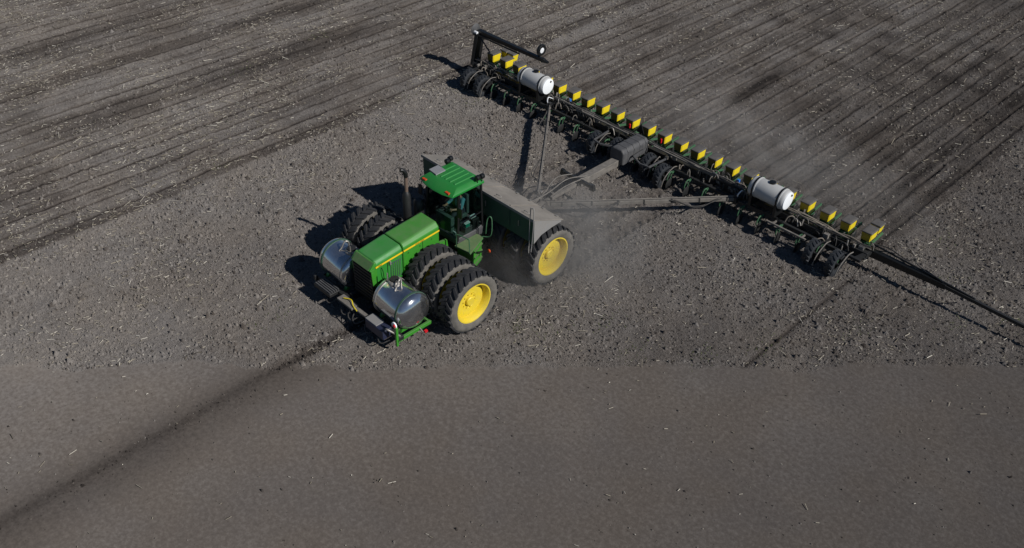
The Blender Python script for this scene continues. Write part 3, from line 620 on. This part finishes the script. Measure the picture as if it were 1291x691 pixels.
B().tube(bez([(2.38, -9.17, 1.25), (2.38, -9.18, 2.2), (2.38, -9.17, 2.96), (2.43, -9.16, 3.02), (2.50, -9.15, 2.96), (2.50, -9.16, 2.1), (2.50, -9.20, 1.5)], 5), .016).build('ladder_rail', 'galvanised', H, smooth=60)
B().tube([(L0 + .02, -9.13, 2.55), (L0 + .02, -9.13, 3.05)], .012).build('whip_antenna', 'steel_dull', H)
b = B(); b.hexa([(1.9, -8.95, 1.55), (2.3, -8.95, 1.55), (2.3, -8.7, 1.85), (1.9, -8.7, 1.85), (1.9, -8.95, 1.9), (2.3, -8.95, 1.9), (2.3, -8.7, 1.93), (1.9, -8.7, 1.93)])

# ------------------------------------------------------------------ driver and loose things in the cab
def skin_obj(name, chains, material, parent=None, sub=2):
    """chains: list of [(point, radius), ...]; chains that share a point join there"""
    V = []; R_ = []; E_ = []; ix = {}
    for ch in chains:
        prev = None
        for p, r in ch:
            k = tuple(round(c, 4) for c in p)
            if k not in ix: ix[k] = len(V); V.append(p); R_.append(r)
            if prev is not None: E_.append((prev, ix[k]))
            prev = ix[k]
    me = bpy.data.meshes.new(name); me.from_pydata([tuple(v) for v in V], E_, [])
    o = bpy.data.objects.new(name, me); COL.objects.link(o); o.modifiers.new('skin', 'SKIN')
    me.skin_vertices.new() if not me.skin_vertices else None
    for i, r in enumerate(R_): me.skin_vertices[0].data[i].radius = (r, r); me.skin_vertices[0].data[i].use_root = (i == 0)
    s = o.modifiers.new('sub', 'SUBSURF'); s.levels = s.render_levels = sub
    o.modifiers['skin'].use_smooth_shade = True
    bpy.context.view_layer.update()
    m2 = bpy.data.meshes.new_from_object(o.evaluated_get(bpy.context.evaluated_depsgraph_get())); o.modifiers.clear(); o.data = m2
    m2.materials.clear(); m2.materials.append(MAT[material])
    if parent: o.parent = parent
    return o
D0 = Vector((0, -9.86, 2.10))
def pp(x, y, z): return (x, y, z)
arms = []; hands = []
for s in (1, -1):
    sh = (s * .17, .02, .44); el = (s * .27, -.16, .22); wr = (s * .19, -.36, .25); pm = (s * .17, -.43, .26)
    arms.append([((0, .02, .40), .10), (sh, .062), (el, .045), (wr, .032), (pm, .030)])
    for k in range(4):
        fx = s * (.135 + .022 * k)
        hands.append([(pm, .030), ((fx, -.475, .285), .0095), ((fx, -.50, .255 - .004 * k), .009), ((fx, -.47, .235), .008)])
    hands.append([(pm, .030), ((s * .125, -.43, .285), .010), ((s * .12, -.47, .30), .009)])
legs = [[((0, .02, .05), .13), (((s) * .10, -.02, .02), .088), (((s) * .14, -.40, .04), .062), (((s) * .14, -.38, -.36), .045), (((s) * .14, -.52, -.41), .035)] for s in (1, -1)]
spine = [((0, .02, .05), .13), ((0, .04, .22), .125), ((0, .02, .40), .10), ((0, .0, .52), .052), ((0, -.01, .57), .055), ((0, -.02, .66), .098), ((0, -.015, .74), .085)]
P_ = skin_obj('person', [spine] + arms + hands + legs, 'skin')
P_.location = D0; tag(P_, 'person in a teal shirt seated at the steering wheel inside the glass cab', 'person')
skin_obj('shirt', [[((0, .02, .02), .148), ((0, .04, .22), .142), ((0, .02, .40), .118), ((0, .005, .47), .07)]] + [[((0, .02, .40), .118), ((s * .17, .02, .44), .078), ((s * .27, -.16, .22), .058), ((s * .215, -.30, .24), .045)] for s in (1, -1)], 'shirt', P_)
skin_obj('trousers', [[((0, .02, .0), .145)] + [(l[1][0], .10), (l[2][0], .075), (l[3][0], .06)] for l in legs], 'trousers', P_)
b = B(); b.lathe([(.112, .70), (.116, .74), (.10, .80), (.05, .835), (.001, .84)], c=(0, -.015, 0), axis='z', n=20); b.box(-.08, .08, -.24, -.10, .71, .725); b.build('cap', 'teal', P_, loc=Vector((0, 0, 0)), smooth=50)
for s in (1, -1):
    B().lathe([(.001, -.013), (.012, -.008), (.012, .008), (.001, .013)], c=(s * .036, -.112, .668), axis='y', n=8).build('eye', 'black_clean', P_, loc=Vector((0, 0, 0)))
    B().lathe([(.001, -.01), (.026, 0), (.001, .01)], c=(s * .098, -.01, .655), n=10).build('ear', 'skin', P_, loc=Vector((0, 0, 0)))
B().hexa([(-.014, -.112, .635), (.014, -.112, .635), (.01, -.10, .675), (-.01, -.10, .675), (-.01, -.145, .637), (.01, -.145, .637), (.006, -.118, .675), (-.006, -.118, .675)]).build('nose', 'skin', P_, loc=Vector((0, 0, 0)))
B().box(-.028, .028, -.112, -.10, .602, .612).build('mouth', 'red', P_, loc=Vector((0, 0, 0)))
tag(B().lathe([(.055, -.13), (.06, -.11), (.06, .06), (.035, .10), (.026, .13)], c=(.57, -9.79, 2.12), axis='y', n=16).build('bottle', 'blue', smooth=40), 'blue and white bottle lying behind the cab side window', 'bottle')
bpy.data.objects['bottle'].data.materials.append(MAT['paper'])
for i, p in enumerate(bpy.data.objects['bottle'].data.polygons):
    if p.center.y < -9.76: p.material_index = 1
tag(B().box(.52, .67, -10.18, -10.02, 1.90, 2.03).build('carton', 'teal'), 'small green carton with white paper on top inside the cab side window', 'carton')
o = B().hexa([(.50, -10.20, 2.032), (.67, -10.21, 2.032), (.68, -10.00, 2.032), (.52, -9.99, 2.032), (.50, -10.20, 2.045), (.67, -10.21, 2.055), (.68, -10.00, 2.045), (.52, -9.99, 2.06)]).build('paper', 'paper', bpy.data.objects['carton'])
tag(B().hexa([(.46, -10.52, 1.66), (.60, -10.52, 1.66), (.60, -10.49, 1.66), (.46, -10.49, 1.66), (.46, -10.54, 1.86), (.60, -10.54, 1.86), (.60, -10.51, 1.86), (.46, -10.51, 1.86)]).build('notepad', 'paper'), 'white notepad propped low behind the windscreen beside the hood', 'notepad')

# ------------------------------------------------------------------ planter
PL = tag(empty('planter', (0, -.4, 0)), 'wide twenty-four row planter with yellow seed boxes pulled behind the tractor', 'planter')
# toolbar in three sections, front bar, ties
for x0, x1 in ((-9.2, -2.62), (-2.58, 2.58), (2.62, 9.2)):
    B().box(x0, x1, -.60, -.42, .56, .74).build('toolbar', 'black', PL, bevel=.012)
    B().box(x0, x1, -1.02, -.92, .58, .68).build('front_bar', 'black', PL, bevel=.012)
for x in np.arange(-8.9, 9.0, 1.524):
    B().box(x - .05, x + .05, -.92, -.60, .59, .67).build('frame_tie', 'black', PL)
for x in (-2.6, 2.6):
    b = B(); b.box(x - .09, x + .09, -.66, -.36, .50, .80); b.lathe([(.06, .46), (.06, .86)], c=(x, -.5, 0), axis='z', n=12); b.build('wing_hinge', 'black', PL, bevel=.01)
# upper truss and hose runs along the bar
for s in (1, -1):
    b = B(); b.beam((s * .4, -.62, .98), (s * 3.6, -.52, .90), .10, .08); b.build('truss', 'black', PL, bevel=.01)
    b = B(); b.beam((s * .6, -.80, 1.04), (s * 2.4, -.72, .98), .055, .055); b.beam((s * 2.4, -.72, .98), (s * 3.3, -.68, .95), .085, .085); b.build('hydraulic_cylinder', 'dusty_tube', PL, bevel=.01)
    b = B(); b.beam((s * 3.4, -.72, .92), (s * 4.4, -.66, .90), .12, .10); b.build('valve_block', 'black', PL, bevel=.015)
# row unit
def row_unit(x):
    b = B()
    for s in (-1, 1): b.prism([(-.12, .30), (-.12, .82), (.12, .84), (.30, .60), (.34, .34), (.1, .22)], 'x', *sorted((x + s * .07, x + s * .085)))
    b.box(x - .07, x + .07, -.1, .1, .62, .78)
    r = b.build('row_unit', 'frame_green', PL)
    for s in (-1, 1):
        B().beam((x + s * .11, -.45, .50), (x + s * .10, -.08, .46), .02, .05).build('parallel_arm', 'frame_green', r)
        B().beam((x + s * .11, -.45, .72), (x + s * .10, -.08, .68), .02, .05).build('parallel_arm', 'frame_green', r)
        b = B(); b.lathe([(.20, -.05), (.20, .05), (.14, .06), (.001, .05)], c=(x + s * .15, .14, .21), n=20); b.build('gauge_wheel', 'planter_tread', r, smooth=40)
        b = B(); b.lathe([(.15, -.012), (.16, 0), (.15, .012), (.001, .015)], c=(x + s * .07, .84, .16), n=16); b.build('closing_wheel', 'black', r, smooth=40)
    b = B(); b.beam((x + .0, .28, .46), (x + .0, .86, .28), .05, .07); b.build('closing_arm', 'frame_green', r)
    b = B(); b.beam((x + .25, -.16, .74), (x + .25, .70, .84), .06, .075); b.beam((x + .05, -.06, .72), (x + .25, -.06, .74), .05, .05); b.build('drive_bar', 'frame_green', r, bevel=.006)
    # seed box
    b = B(); S = []
    for z, hx, y0, y1 in ((.78, .11, -.02, .26), (.86, .150, -.125, .315), (1.155, .165, -.145, .335)): S.append([(x + .06 - hx, y0, z), (x + .06 + hx, y0, z), (x + .06 + hx, y1, z), (x + .06 - hx, y1, z)])
    b.loft(S); sb = b.build('seed_box', 'yellow', r, bevel=.02)
    b = B(); S = []
    for z, e in ((1.150, .02), (1.185, .022), (1.205, -.012), (1.210, -.05)): S.append([(x + .06 - .165 - e, -.145 - e, z), (x + .06 + .165 + e, -.145 - e, z), (x + .06 + .165 + e, .335 + e, z), (x + .06 - .165 - e, .335 + e, z)])
    b.loft(S); b.build('seed_lid', 'lid', r, bevel=.012)
    # raised panel on the lit side of the box
    b = B(); b.hexa([(x + .208, -.085, .89), (x + .222, -.085, .89), (x + .222, .275, .89), (x + .208, .275, .89), (x + .224, -.095, 1.12), (x + .234, -.095, 1.12), (x + .234, .285, 1.12), (x + .224, .285, 1.12)]); b.build('box_panel', 'yellow', sb if False else r)
    b = B(); b.hexa([(x + .06 - .146, -.142, .865), (x + .06 + .146, -.142, .865), (x + .06 + .146, -.122, .865), (x + .06 - .146, -.122, .865), (x + .06 - .160, -.157, 1.145), (x + .06 + .160, -.157, 1.145), (x + .06 + .160, -.137, 1.145), (x + .06 - .160, -.137, 1.145)]); b.build('front_shade', 'shade_yellow', r)  # added dark sheet: shade of the box front put into its colour
    # fertilizer opener ahead of the bar
    ox = x - .13
    b = B(); b.beam((ox, -.98, .62), (ox, -1.12, .56), .05, .06); b.tube(bez([(ox - .02, -1.10, .62), (ox - .02, -1.24, .60), (ox - .02, -1.34, .38), (ox - .02, -1.24, .24), (ox - .02, -1.14, .36), (ox - .02, -1.10, .60)], 4), .022); b.build('opener_arm', 'frame_green', r)
    b = B(); b.lathe([(.21, -.006), (.22, 0), (.21, .006), (.001, .01)], c=(ox + .03, -1.24, .18), n=20); b.build('opener_disc', 'black', r, smooth=40)
    return r
r0 = row_unit(-11.5 * SP)
for i in range(1, 24):
    c = copy_tree(r0, PL); c.location = r0.location + Vector((i * SP, 0, random.uniform(-.012, .012)))
    for ch in c.children:
        if i > 18 and ch.name.startswith('front_shade'): ch.material_slots[0].link = 'OBJECT'; ch.material_slots[0].material = MAT['soft_shade_yellow']  # painted front shade is lighter on the last boxes
        if ch.name.startswith('seed_lid'): ch.scale = (1 + random.uniform(-.001, .001), 1, 1)
# extra boxes behind the end rows
for x, cnt in ((11.5 * SP + .05, 1), (-11.5 * SP + .22, 2)):
    for k in range(cnt):
        y0 = .42 + .34 * k if cnt == 1 else .46; xx = x + (.42 * k)
        b = B(); b.hexa([(xx - .12, y0 + .03, .86), (xx + .14, y0 + .03, .86), (xx + .14, y0 + .30, .86), (xx - .12, y0 + .30, .86), (xx - .16, y0, 1.16), (xx + .18, y0, 1.16), (xx + .18, y0 + .34, 1.16), (xx - .16, y0 + .34, 1.16)]); gb = b.build('insecticide_box', 'yellow', PL, bevel=.02)
        b = B(); b.hexa([(xx - .18, y0 - .02, 1.16), (xx + .20, y0 - .02, 1.16), (xx + .20, y0 + .36, 1.16), (xx - .18, y0 + .36, 1.16), (xx - .16, y0, 1.215), (xx + .18, y0, 1.215), (xx + .18, y0 + .34, 1.215), (xx - .16, y0 + .34, 1.215)]); b.build('box_lid', 'lid', gb, bevel=.012)
        b = B(); b.beam((xx, y0 - .2, .72), (xx, y0 + .2, .80), .05, .06); b.box(xx - .03, xx + .03, y0 + .05, y0 + .2, .78, .90); b.build('box_bracket', 'frame_green', gb)
# planter wheels
pw = None
for x in (-8.66, -7.86, 7.74, 8.56, -1.66, -.80, .72, 1.52):
    ce = abs(x) < 3; yy = (-1.02 if not ce or abs(x) > 1 else -.80) - (.36 if not ce else .32); zz = .43
    if pw is None: o = pw = wheel('wheel', PL, (x, yy, zz), .45, .20, .27, 17, .03, ('black', 'planter_tread', 'planter_tread'), bolts=6)
    else: o = copy_tree(pw, PL)
    o.location = Vector((x, yy, zz)) - wl(PL); o.rotation_euler = (random.uniform(0, 6), 0, 0)
    b = B(); b.beam((x + .22, -.95, .62), (x + .22, yy, zz), .05, .10); b.lathe([(.04, x - .05), (.04, x + .24)], c=(0, yy, zz), n=10); b.build('wheel_arm', 'black', PL)
    b = B(); b.tube(bez([(x + .30, -.9, .78), (x + .30, yy + .15, .82), (x + .29, yy - .25, .58), (x + .27, yy - .38, .22)]), .02); b.build('wheel_rod', 'dusty_tube', PL, smooth=60)
# guard frames in front of the centre wheels
for s in (1, -1):
    pts = [(s * .42, -1.02, .92), (s * .45, -1.75, .92), (s * .95, -1.98, .92), (s * 1.30, -1.92, .92), (s * 1.36, -1.02, .92)]
    b = B()
    for a_, c_ in zip(pts[:-1], pts[1:]): b.beam(a_, c_, .045, .06)
    b.build('guard_frame', 'cover', PL)
# centre tongue, cover, crossbar, hitch
b = B(); b.beam((0, -.45, .66), (0, -4.2, .66), .30, .26); tg = b.build('tongue', 'dusty_tube', PL, bevel=.02)
b = B(); b.beam((0, -4.2, .62), (0, -6.62, .60), .12, .12); b.build('tongue_slide', 'dusty_tube', tg, bevel=.01)
b = B(); b.lathe([(.09, .55), (.09, .68)], c=(0, -6.58, 0), axis='z', n=16); b.build('hitch_ring', 'black', tg, smooth=40)
b = B(); b.beam((-.62, -4.25, .80), (.62, -4.25, .80), .11, .13); b.hexa([(-.80, -4.32, .68), (-.60, -4.34, .68), (-.60, -4.16, .68), (-.80, -4.18, .68), (-.76, -4.3, .92), (-.60, -4.32, .88), (-.60, -4.18, .88), (-.76, -4.2, .92)]); b.hexa([(.60, -4.34, .68), (.80, -4.32, .68), (.80, -4.18, .68), (.60, -4.16, .68), (.60, -4.32, .88), (.76, -4.3, .92), (.76, -4.2, .92), (.60, -4.18, .88)]); b.build('crossbar', 'black_clean', PL, bevel=.015)
b = B(); b.prism([(-.30, .62), (-.30, 1.12), (-.2, 1.22), (.22, 1.22), (.32, 1.10), (.34, .62)], 'y', -2.18, -.72); cv = b.build('cover', 'cover', PL, bevel=.06, seg=3)
for k in range(4):
    y = -1.92 + k * .34; B().prism([(-.315, .66), (-.315, 1.12), (-.205, 1.235), (.225, 1.235), (.335, 1.11), (.352, .66)], 'y', y, y + .07).build('cover_rib', 'cover', cv, bevel=.015)
# draft tubes out to the wings
for s in (1, -1):
    a_ = Vector((s * .30, -5.95, .66)); c_ = Vector((s * 4.42, -1.0, .70))
    b = B(); b.beam(a_, c_, .115, .13); dt = b.build('draft_tube', 'dusty_tube', PL, bevel=.012)
    d = (c_ - a_)
    for t in (.06, .22, .36, .50, .65, .80, .95):
        q = a_ + d * t; B().beam(q - d.normalized() * .025, q + d.normalized() * .025, .124, .139).build('tube_clamp', 'black', dt)
    nrm = Vector((-d.y, d.x, 0)).normalized() * (-s)
    for k, (t0, t1, sag) in enumerate(((.14, .36, .18), (.15, .37, .26), (.64, .92, .16), (.66, .90, .24))):
        q0, q1 = a_ + d * t0 + nrm * .08, a_ + d * t1 + nrm * .08; mdl = (q0 + q1) / 2 + nrm * sag - Vector((0, 0, .10)); B().tube(bez([q0 + Vector((0, 0, .08)), mdl, q1 + Vector((0, 0, .08))]), .018).build('hose', 'hose', dt, smooth=60)
    b = B(); b.tube([a_ + Vector((0, 0, .11)), (a_ + c_) / 2 + Vector((0, 0, .11)), c_ + Vector((0, 0, .11))], .022); b.build('hose', 'dusty_tube', dt, smooth=60)
    b = B(); b.beam(c_ + Vector((0, -.1, 0)), (s * 4.5, -.55, .68), .2, .2); b.lathe([(.07, .5), (.07, .9)], c=(c_.x, c_.y, 0), axis='z', n=12); b.build('wing_joint', 'black', PL, bevel=.01)
for (pts) in ([(-.3, -4.2, .86), (-.42, -4.9, .95), (-.30, -5.6, .72), (-.1, -6.4, .66), (-.05, -7.3, .9)], [(.1, -3.9, .84), (-.05, -4.8, 1.0), (-.12, -5.7, .78), (-.02, -7.3, .95)], [(.15, -3.9, .83), (.1, -5.0, .88), (-.05, -5.9, .62), (.08, -7.3, .9)], [(-.6, -5.5, .66), (-.4, -5.85, .8), (0, -5.95, .72), (.4, -5.8, .8)], [(-.5, -5.0, .7), (-.35, -5.4, .62), (-.15, -5.8, .74), (.05, -7.2, .85)]):
    B().tube(bez(pts), .022).build('hose', 'dusty_tube', PL, smooth=60)
for k in range(5):
    x, y = random.uniform(-.45, .4), random.uniform(-6.1, -5.4); b = B(); b.box(x - .06, x + .06, y - .05, y + .05, .58, .74); b.build('hose_coupler', 'steel_dull' if k < 2 else 'dusty_tube', PL, bevel=.015)
# hoses, valves and brackets along the bar
for s in (-1, 1):
    for k in range(3):
        z = .80 + .035 * k; yy = -.40 - .06 * k
        pts = [(s * (2.2 + .7 * j), yy + random.uniform(-.06, .06), z + random.uniform(-.03, .08)) for j in range(11)]
        B().tube(bez(pts, 5), .020).build('hose', 'dusty_tube' if k == 0 else 'hose', PL, smooth=60)
    for k in range(3):
        pts = [(s * (.2 + .6 * j), -.60 - .07 * k + random.uniform(-.05, .05), 1.0 + random.uniform(-.02, .07)) for j in range(8)]
        B().tube(bez(pts, 5), .020).build('hose', 'dusty_tube' if k == 1 else 'hose', PL, smooth=60)
    for k in range(4):
        pts = [(s * (5.9 + .42 * j), -.34 - .05 * k + random.uniform(-.07, .07), .84 + random.uniform(-.04, .10)) for j in range(8)]
        B().tube(bez(pts, 5), .022).build('hose', 'tan_hose', PL, smooth=60)
    for k in range(44):
        x = s * random.choice((random.gauss(4.15, .45), random.gauss(3.2, .4), random.gauss(8.3, .5), random.gauss(1.2, .8), random.uniform(6.6, 8.8)))
        y = random.uniform(-1.0, -.3); z = random.uniform(.72, .95); h = random.uniform(.06, .24); l = random.uniform(.12, .42)
        a = random.uniform(0, 6.28); q = Vector((math.cos(a) * l, math.sin(a) * l * .7, 0)); p0 = Vector((x, y, z - .06))
        B().tube(bez([p0, p0 + q * .3 + Vector((0, 0, h)), p0 + q * .8 + Vector((0, 0, h * .8)), p0 + q - Vector((0, 0, .05))], 4), random.uniform(.012, .024), 5).build('hose', random.choice(('dusty_tube', 'hose', 'hose', 'tan_hose', 'steel_dull')), PL, smooth=60)
    for k in range(34):
        x = s * random.uniform(2.7, 4.6); y = random.uniform(-.78, -.28); z = random.uniform(.76, .92); l = random.uniform(.15, .5); a = random.gauss(0, .6) + (math.pi if random.random() < .5 else 0)
        q = Vector((math.cos(a) * l, math.sin(a) * l * .6, 0)); p0 = Vector((x, y, z)); h = random.uniform(.04, .16)
        B().tube(bez([p0 - Vector((0, 0, .08)), p0 + q * .25 + Vector((0, 0, h)), p0 + q * .75 + Vector((0, 0, h * .7)), p0 + q - Vector((0, 0, .08))], 4), random.uniform(.011, .02), 5).build('hose', random.choice(('dusty_tube', 'tan_hose', 'hose')), PL, smooth=60)
    for k in range(10):
        x = s * random.choice((random.gauss(4.1, .4), random.gauss(8.3, .5), random.uniform(.6, 3.2))); y = random.uniform(-.85, -.35); z = .74; d3 = [random.uniform(.03, .09) for _ in range(3)]
        B().box(x - d3[0], x + d3[0], y - d3[1], y + d3[1], z - .02, z + d3[2] * 2).build('bracket', random.choice(('black', 'dusty_tube', 'steel_dull')), PL, bevel=.008)
    b = B(); b.tube(bez([(s * 4.45, -.9, .7), (s * 4.5, -1.05, .9), (s * 4.55, -.95, 1.05), (s * 4.5, -.75, .95)]), .022); b.build('loop_hose', 'white_hub', PL, smooth=60)
    b = B(); b.box(s * 4.0 - .05, s * 4.0 + .05, -.33, -.24, .86, .98); b.build('sensor', 'blue', PL, bevel=.01)
b = B(); b.prism([(-.56, 1.0), (-.38, 1.40), (-.20, 1.0)], 'y', -.36, -.34); b.build('warning_triangle', 'black_clean', PL, loc=None)
for x in (-.95, .55): B().box(x - .03, x + .03, -.32, -.26, .95, 1.12).build('tail_lamp', 'red', PL, bevel=.01)
b = B(); b.box(5.9, 7.35, -1.28, -1.22, .60, .66); b.beam((6.1, -1.25, .63), (6.1, -.95, .63), .05, .05); b.beam((7.2, -1.25, .63), (7.2, -.95, .63), .05, .05); b.build('step_rail', 'dusty_tube', PL)
# markers
b = B(); b.beam((9.0, -.28, .64), (11.7, -.22, .66), .20, .27, w2=.14, h2=.18); mk = b.build('marker_arm', 'black_clean', PL, bevel=.015); mk['label'] = 'unfolded black marker arm reaching out over the field'
b = B(); b.beam((11.5, -.22, .66), (18.0, -.2, .50), .10, .12, w2=.08, h2=.10); b.build('outer_boom', 'black', mk, bevel=.01)
b = B(); b.beam((9.05, -.20, .92), (12.6, -.20, .70), .045, .045); b.tube([(9.4, -.25, .8), (9.8, -.2, .92), (10.4, -.25, .78), (11.0, -.2, .88), (11.6, -.25, .78)], .016); b.build('marker_truss', 'black_clean', mk)
b = B(); b.tube(bez([(9.0, -.12, .84), (9.6, -.02, .9), (10.3, -.12, .86), (10.5, -.02, .98), (10.7, -.1, .84), (12., -.17, .70)]), .018); b.build('hose', 'hose', mk, smooth=60)
b = B(); b.beam((12.4, -.2, .62), (12.45, .28, .30), .03, .03); b.build('spring_leg', 'black', mk)
b = B(); b.lathe([(.26, -.01), (.27, 0), (.26, .01), (.001, .02)], c=(17.95, -.35, .22), axis='x', n=24); b.beam((17.95, -.2, .5), (17.95, -.35, .22), .04, .05); b.build('marker_disc', 'steel_dull', mk, smooth=40)
b = B(); b.beam((9.0, -.95, .60), (9.25, -.2, .70), .12, .12); b.build('marker_bracket', 'black', mk)
b = B(); b.beam((-9.46, -.30, .48), (-9.46, -.04, 1.84), .20, .42, up=(0, 1, 0)); mk = b.build('marker_arm', 'black_clean', PL, bevel=.02); mk['label'] = 'black marker arm folded up and back over the end seed boxes'
b = B(); b.beam((-9.50, -.05, 1.90), (-5.60, -.12, 1.97), .20, .20, w2=.14, h2=.14); b.beam((-9.40, -.20, 1.80), (-6.9, -.22, 1.84), .06, .06); b.build('outer_boom', 'black_clean', mk, bevel=.015)
b = B(); b.hexa([(-5.75, -.2, 1.88), (-5.40, -.16, 1.93), (-5.40, -.08, 1.93), (-5.75, -.04, 1.88), (-5.75, -.2, 2.05), (-5.40, -.16, 1.98), (-5.40, -.08, 1.98), (-5.75, -.04, 2.05)]); b.build('boom_tip', 'black_clean', mk)
b = B(); b.lathe([(.24, -.012), (.25, 0), (.24, .012), (.05, .05), (.001, .05)], c=(-9.62, -.14, 1.98), axis='x', n=24); b.build('marker_disc', 'cover', mk, smooth=40)
B().lathe([(.06, -.1), (.06, .1), (.001, .11)], c=(-9.52, -.22, 1.90), axis='x', n=12).build('disc_hub', 'white_hub', mk, smooth=40)
b = B(); b.lathe([(.12, -.06), (.21, -.07), (.24, -.03), (.24, .03), (.21, .07), (.12, .06)], c=(-5.82, -.12, 2.36), axis='x', n=24, close=True); b.build('depth_tyre', 'black_clean', mk, smooth=40)
b = B(); b.lathe([(.125, -.05), (.125, .04), (.04, .055), (.001, .055)], c=(-5.82, -.12, 2.36), n=18); b.build('depth_hub', 'white_hub', mk, smooth=40)
b = B(); b.beam((-5.94, -.12, 2.0), (-5.90, -.12, 2.36), .04, .06, up=(0, 1, 0)); b.build('depth_fork', 'black_clean', mk)
b = B(); b.tube([(-9.30, -.15, 1.7), (-8.75, -.1, 1.20)], .03); b.build('fold_cylinder', 'black_clean', mk)
b = B(); b.beam((-9.2, -.6, .62), (-9.5, -.2, .60), .16, .2); b.build('marker_bracket', 'black', mk)
# liquid tanks on the planter
def ptank(x0, x1, label):
    yc, zc, r = -.74, 1.36, .35
    t = tag(empty('liquid_tank', ((x0 + x1) / 2, yc, .74)), label, 'tank', 'white liquid tanks on the planter')
    b = B(); b.lathe([(.02, x0 + .0), (r * .7, x0 + .015), (r * .93, x0 + .05), (r, x0 + .11), (r, x1 - .10), (r * .96, x1 - .04), (r * .90, x1 - .015)], c=(0, yc, zc), n=40); b.build('shell', 'white_plastic', t, smooth=45)
    b = B(); b.lathe([(r * .91, x1 - .02), (r * .90, x1 + .012), (r * .80, x1 + .02), (.01, x1 + .026)], c=(0, yc, zc), n=40); b.build('end_cap', 'white_end', t, smooth=45)
    for x in (x0 + .22, x1 - .24):
        B().lathe([(r - .005, x - .03), (r + .012, x - .03), (r + .012, x + .03), (r - .005, x + .03)], c=(0, yc, zc), n=40, close=True).build('strap', 'black_clean', t, smooth=45)
        B().lathe([(r - .005, x + .035), (r + .018, x + .04), (r + .018, x + .075), (r - .005, x + .08)], c=(0, yc, zc), n=40, close=True).build('rib', 'white_plastic', t, smooth=45)
        b = B(); b.prism([(yc - .34, .74), (yc - .34, 1.22), (yc - .26, 1.12), (yc, 1.0), (yc + .26, 1.12), (yc + .30, 1.2), (yc + .30, .74)], 'x', x - .05, x + .05); b.build('saddle', 'black_clean', t)
    b = B(); b.lathe([(.11, zc + r - .03), (.11, zc + r + .05), (.001, zc + r + .06)], c=((x0 + x1) / 2 + .0, yc + .05, 0), axis='z', n=18); b.build('fill_lid', 'black_clean', t, smooth=40)
    b = B(); b.lathe([(.035, x1 + .0), (.035, x1 + .05)], c=(0, yc + .12, zc + .18), n=10); b.build('bung', 'black_clean', t)
    b = B(); b.box(x0 + .1, x1 - .1, yc - .30, yc - .22, .70, .745); b.build('tank_rail', 'black_clean', t)
ptank(4.78, 6.20, 'white liquid tank with black straps at the extended marker end of the planter')
ptank(-6.24, -4.80, 'white liquid tank with black straps near the folded marker arm')

# ------------------------------------------------------------------ dust hanging behind the wheels
def dust(c, rad, dens, label, sc_=.9):
    b = B(); n = 10; S = []
    for i in range(1, n):
        t = math.pi * i / n; S.append([(c[0] + rad[0] * math.sin(t) * math.cos(2 * math.pi * k / 20), c[1] + rad[1] * math.sin(t) * math.sin(2 * math.pi * k / 20), c[2] + rad[2] * math.cos(t)) for k in range(20)])
    b.loft(S); b.v = [tuple(Vector(q) - Vector(c)) for q in b.v]
    m = bpy.data.materials.new('dust'); m.use_nodes = True; t = m.node_tree; N = t.nodes; L = t.links; N.remove(N['Principled BSDF'])
    pv = N.new('ShaderNodeVolumePrincipled'); pv.inputs['Color'].default_value = (.80, .77, .73, 1); pv.inputs['Anisotropy'].default_value = .2
    tc = N.new('ShaderNodeTexCoord'); mp = N.new('ShaderNodeMapping'); mp.inputs['Scale'].default_value = (1 / rad[0], 1 / rad[1], 1 / rad[2]); L.new(tc.outputs['Object'], mp.inputs[0])
    ln = N.new('ShaderNodeVectorMath'); ln.operation = 'LENGTH'; L.new(mp.outputs[0], ln.inputs[0])
    mr = N.new('ShaderNodeMapRange'); mr.interpolation_type = 'SMOOTHSTEP'; mr.inputs[1].default_value = .15; mr.inputs[2].default_value = .97; mr.inputs[3].default_value = 1; mr.inputs[4].default_value = 0; L.new(ln.outputs['Value'], mr.inputs[0])
    no = N.new('ShaderNodeTexNoise'); no.inputs['Scale'].default_value = sc_; no.inputs['Detail'].default_value = 3; L.new(tc.outputs['Object'], no.inputs['Vector'])
    m2 = N.new('ShaderNodeMapRange'); m2.inputs[1].default_value = .36; m2.inputs[2].default_value = .68; m2.inputs[3].default_value = .1; m2.inputs[4].default_value = dens; L.new(no.outputs[0], m2.inputs[0]); m2.inputs[3].default_value = dens * .12
    mu = N.new('ShaderNodeMath'); mu.operation = 'MULTIPLY'; L.new(mr.outputs[0], mu.inputs[0]); L.new(m2.outputs[0], mu.inputs[1]); L.new(mu.outputs[0], pv.inputs['Density'])
    L.new(pv.outputs[0], N['Material Output'].inputs['Volume']); MAT['dust'] = m
    me = b.mesh('dust', 'dust'); o = bpy.data.objects.new('dust', me); COL.objects.link(o); o.location = c; tag(o, label, 'dust', kind='stuff')
dust((1.7, -7.2, .75), (4.2, 4.2, 1.35), .80, 'thin grey dust swirling round the rear tractor wheel')
dust((3.4, 2.6, .6), (8.0, 3.8, 1.1), .28, 'faint dust hanging over the fresh rows behind the planter')
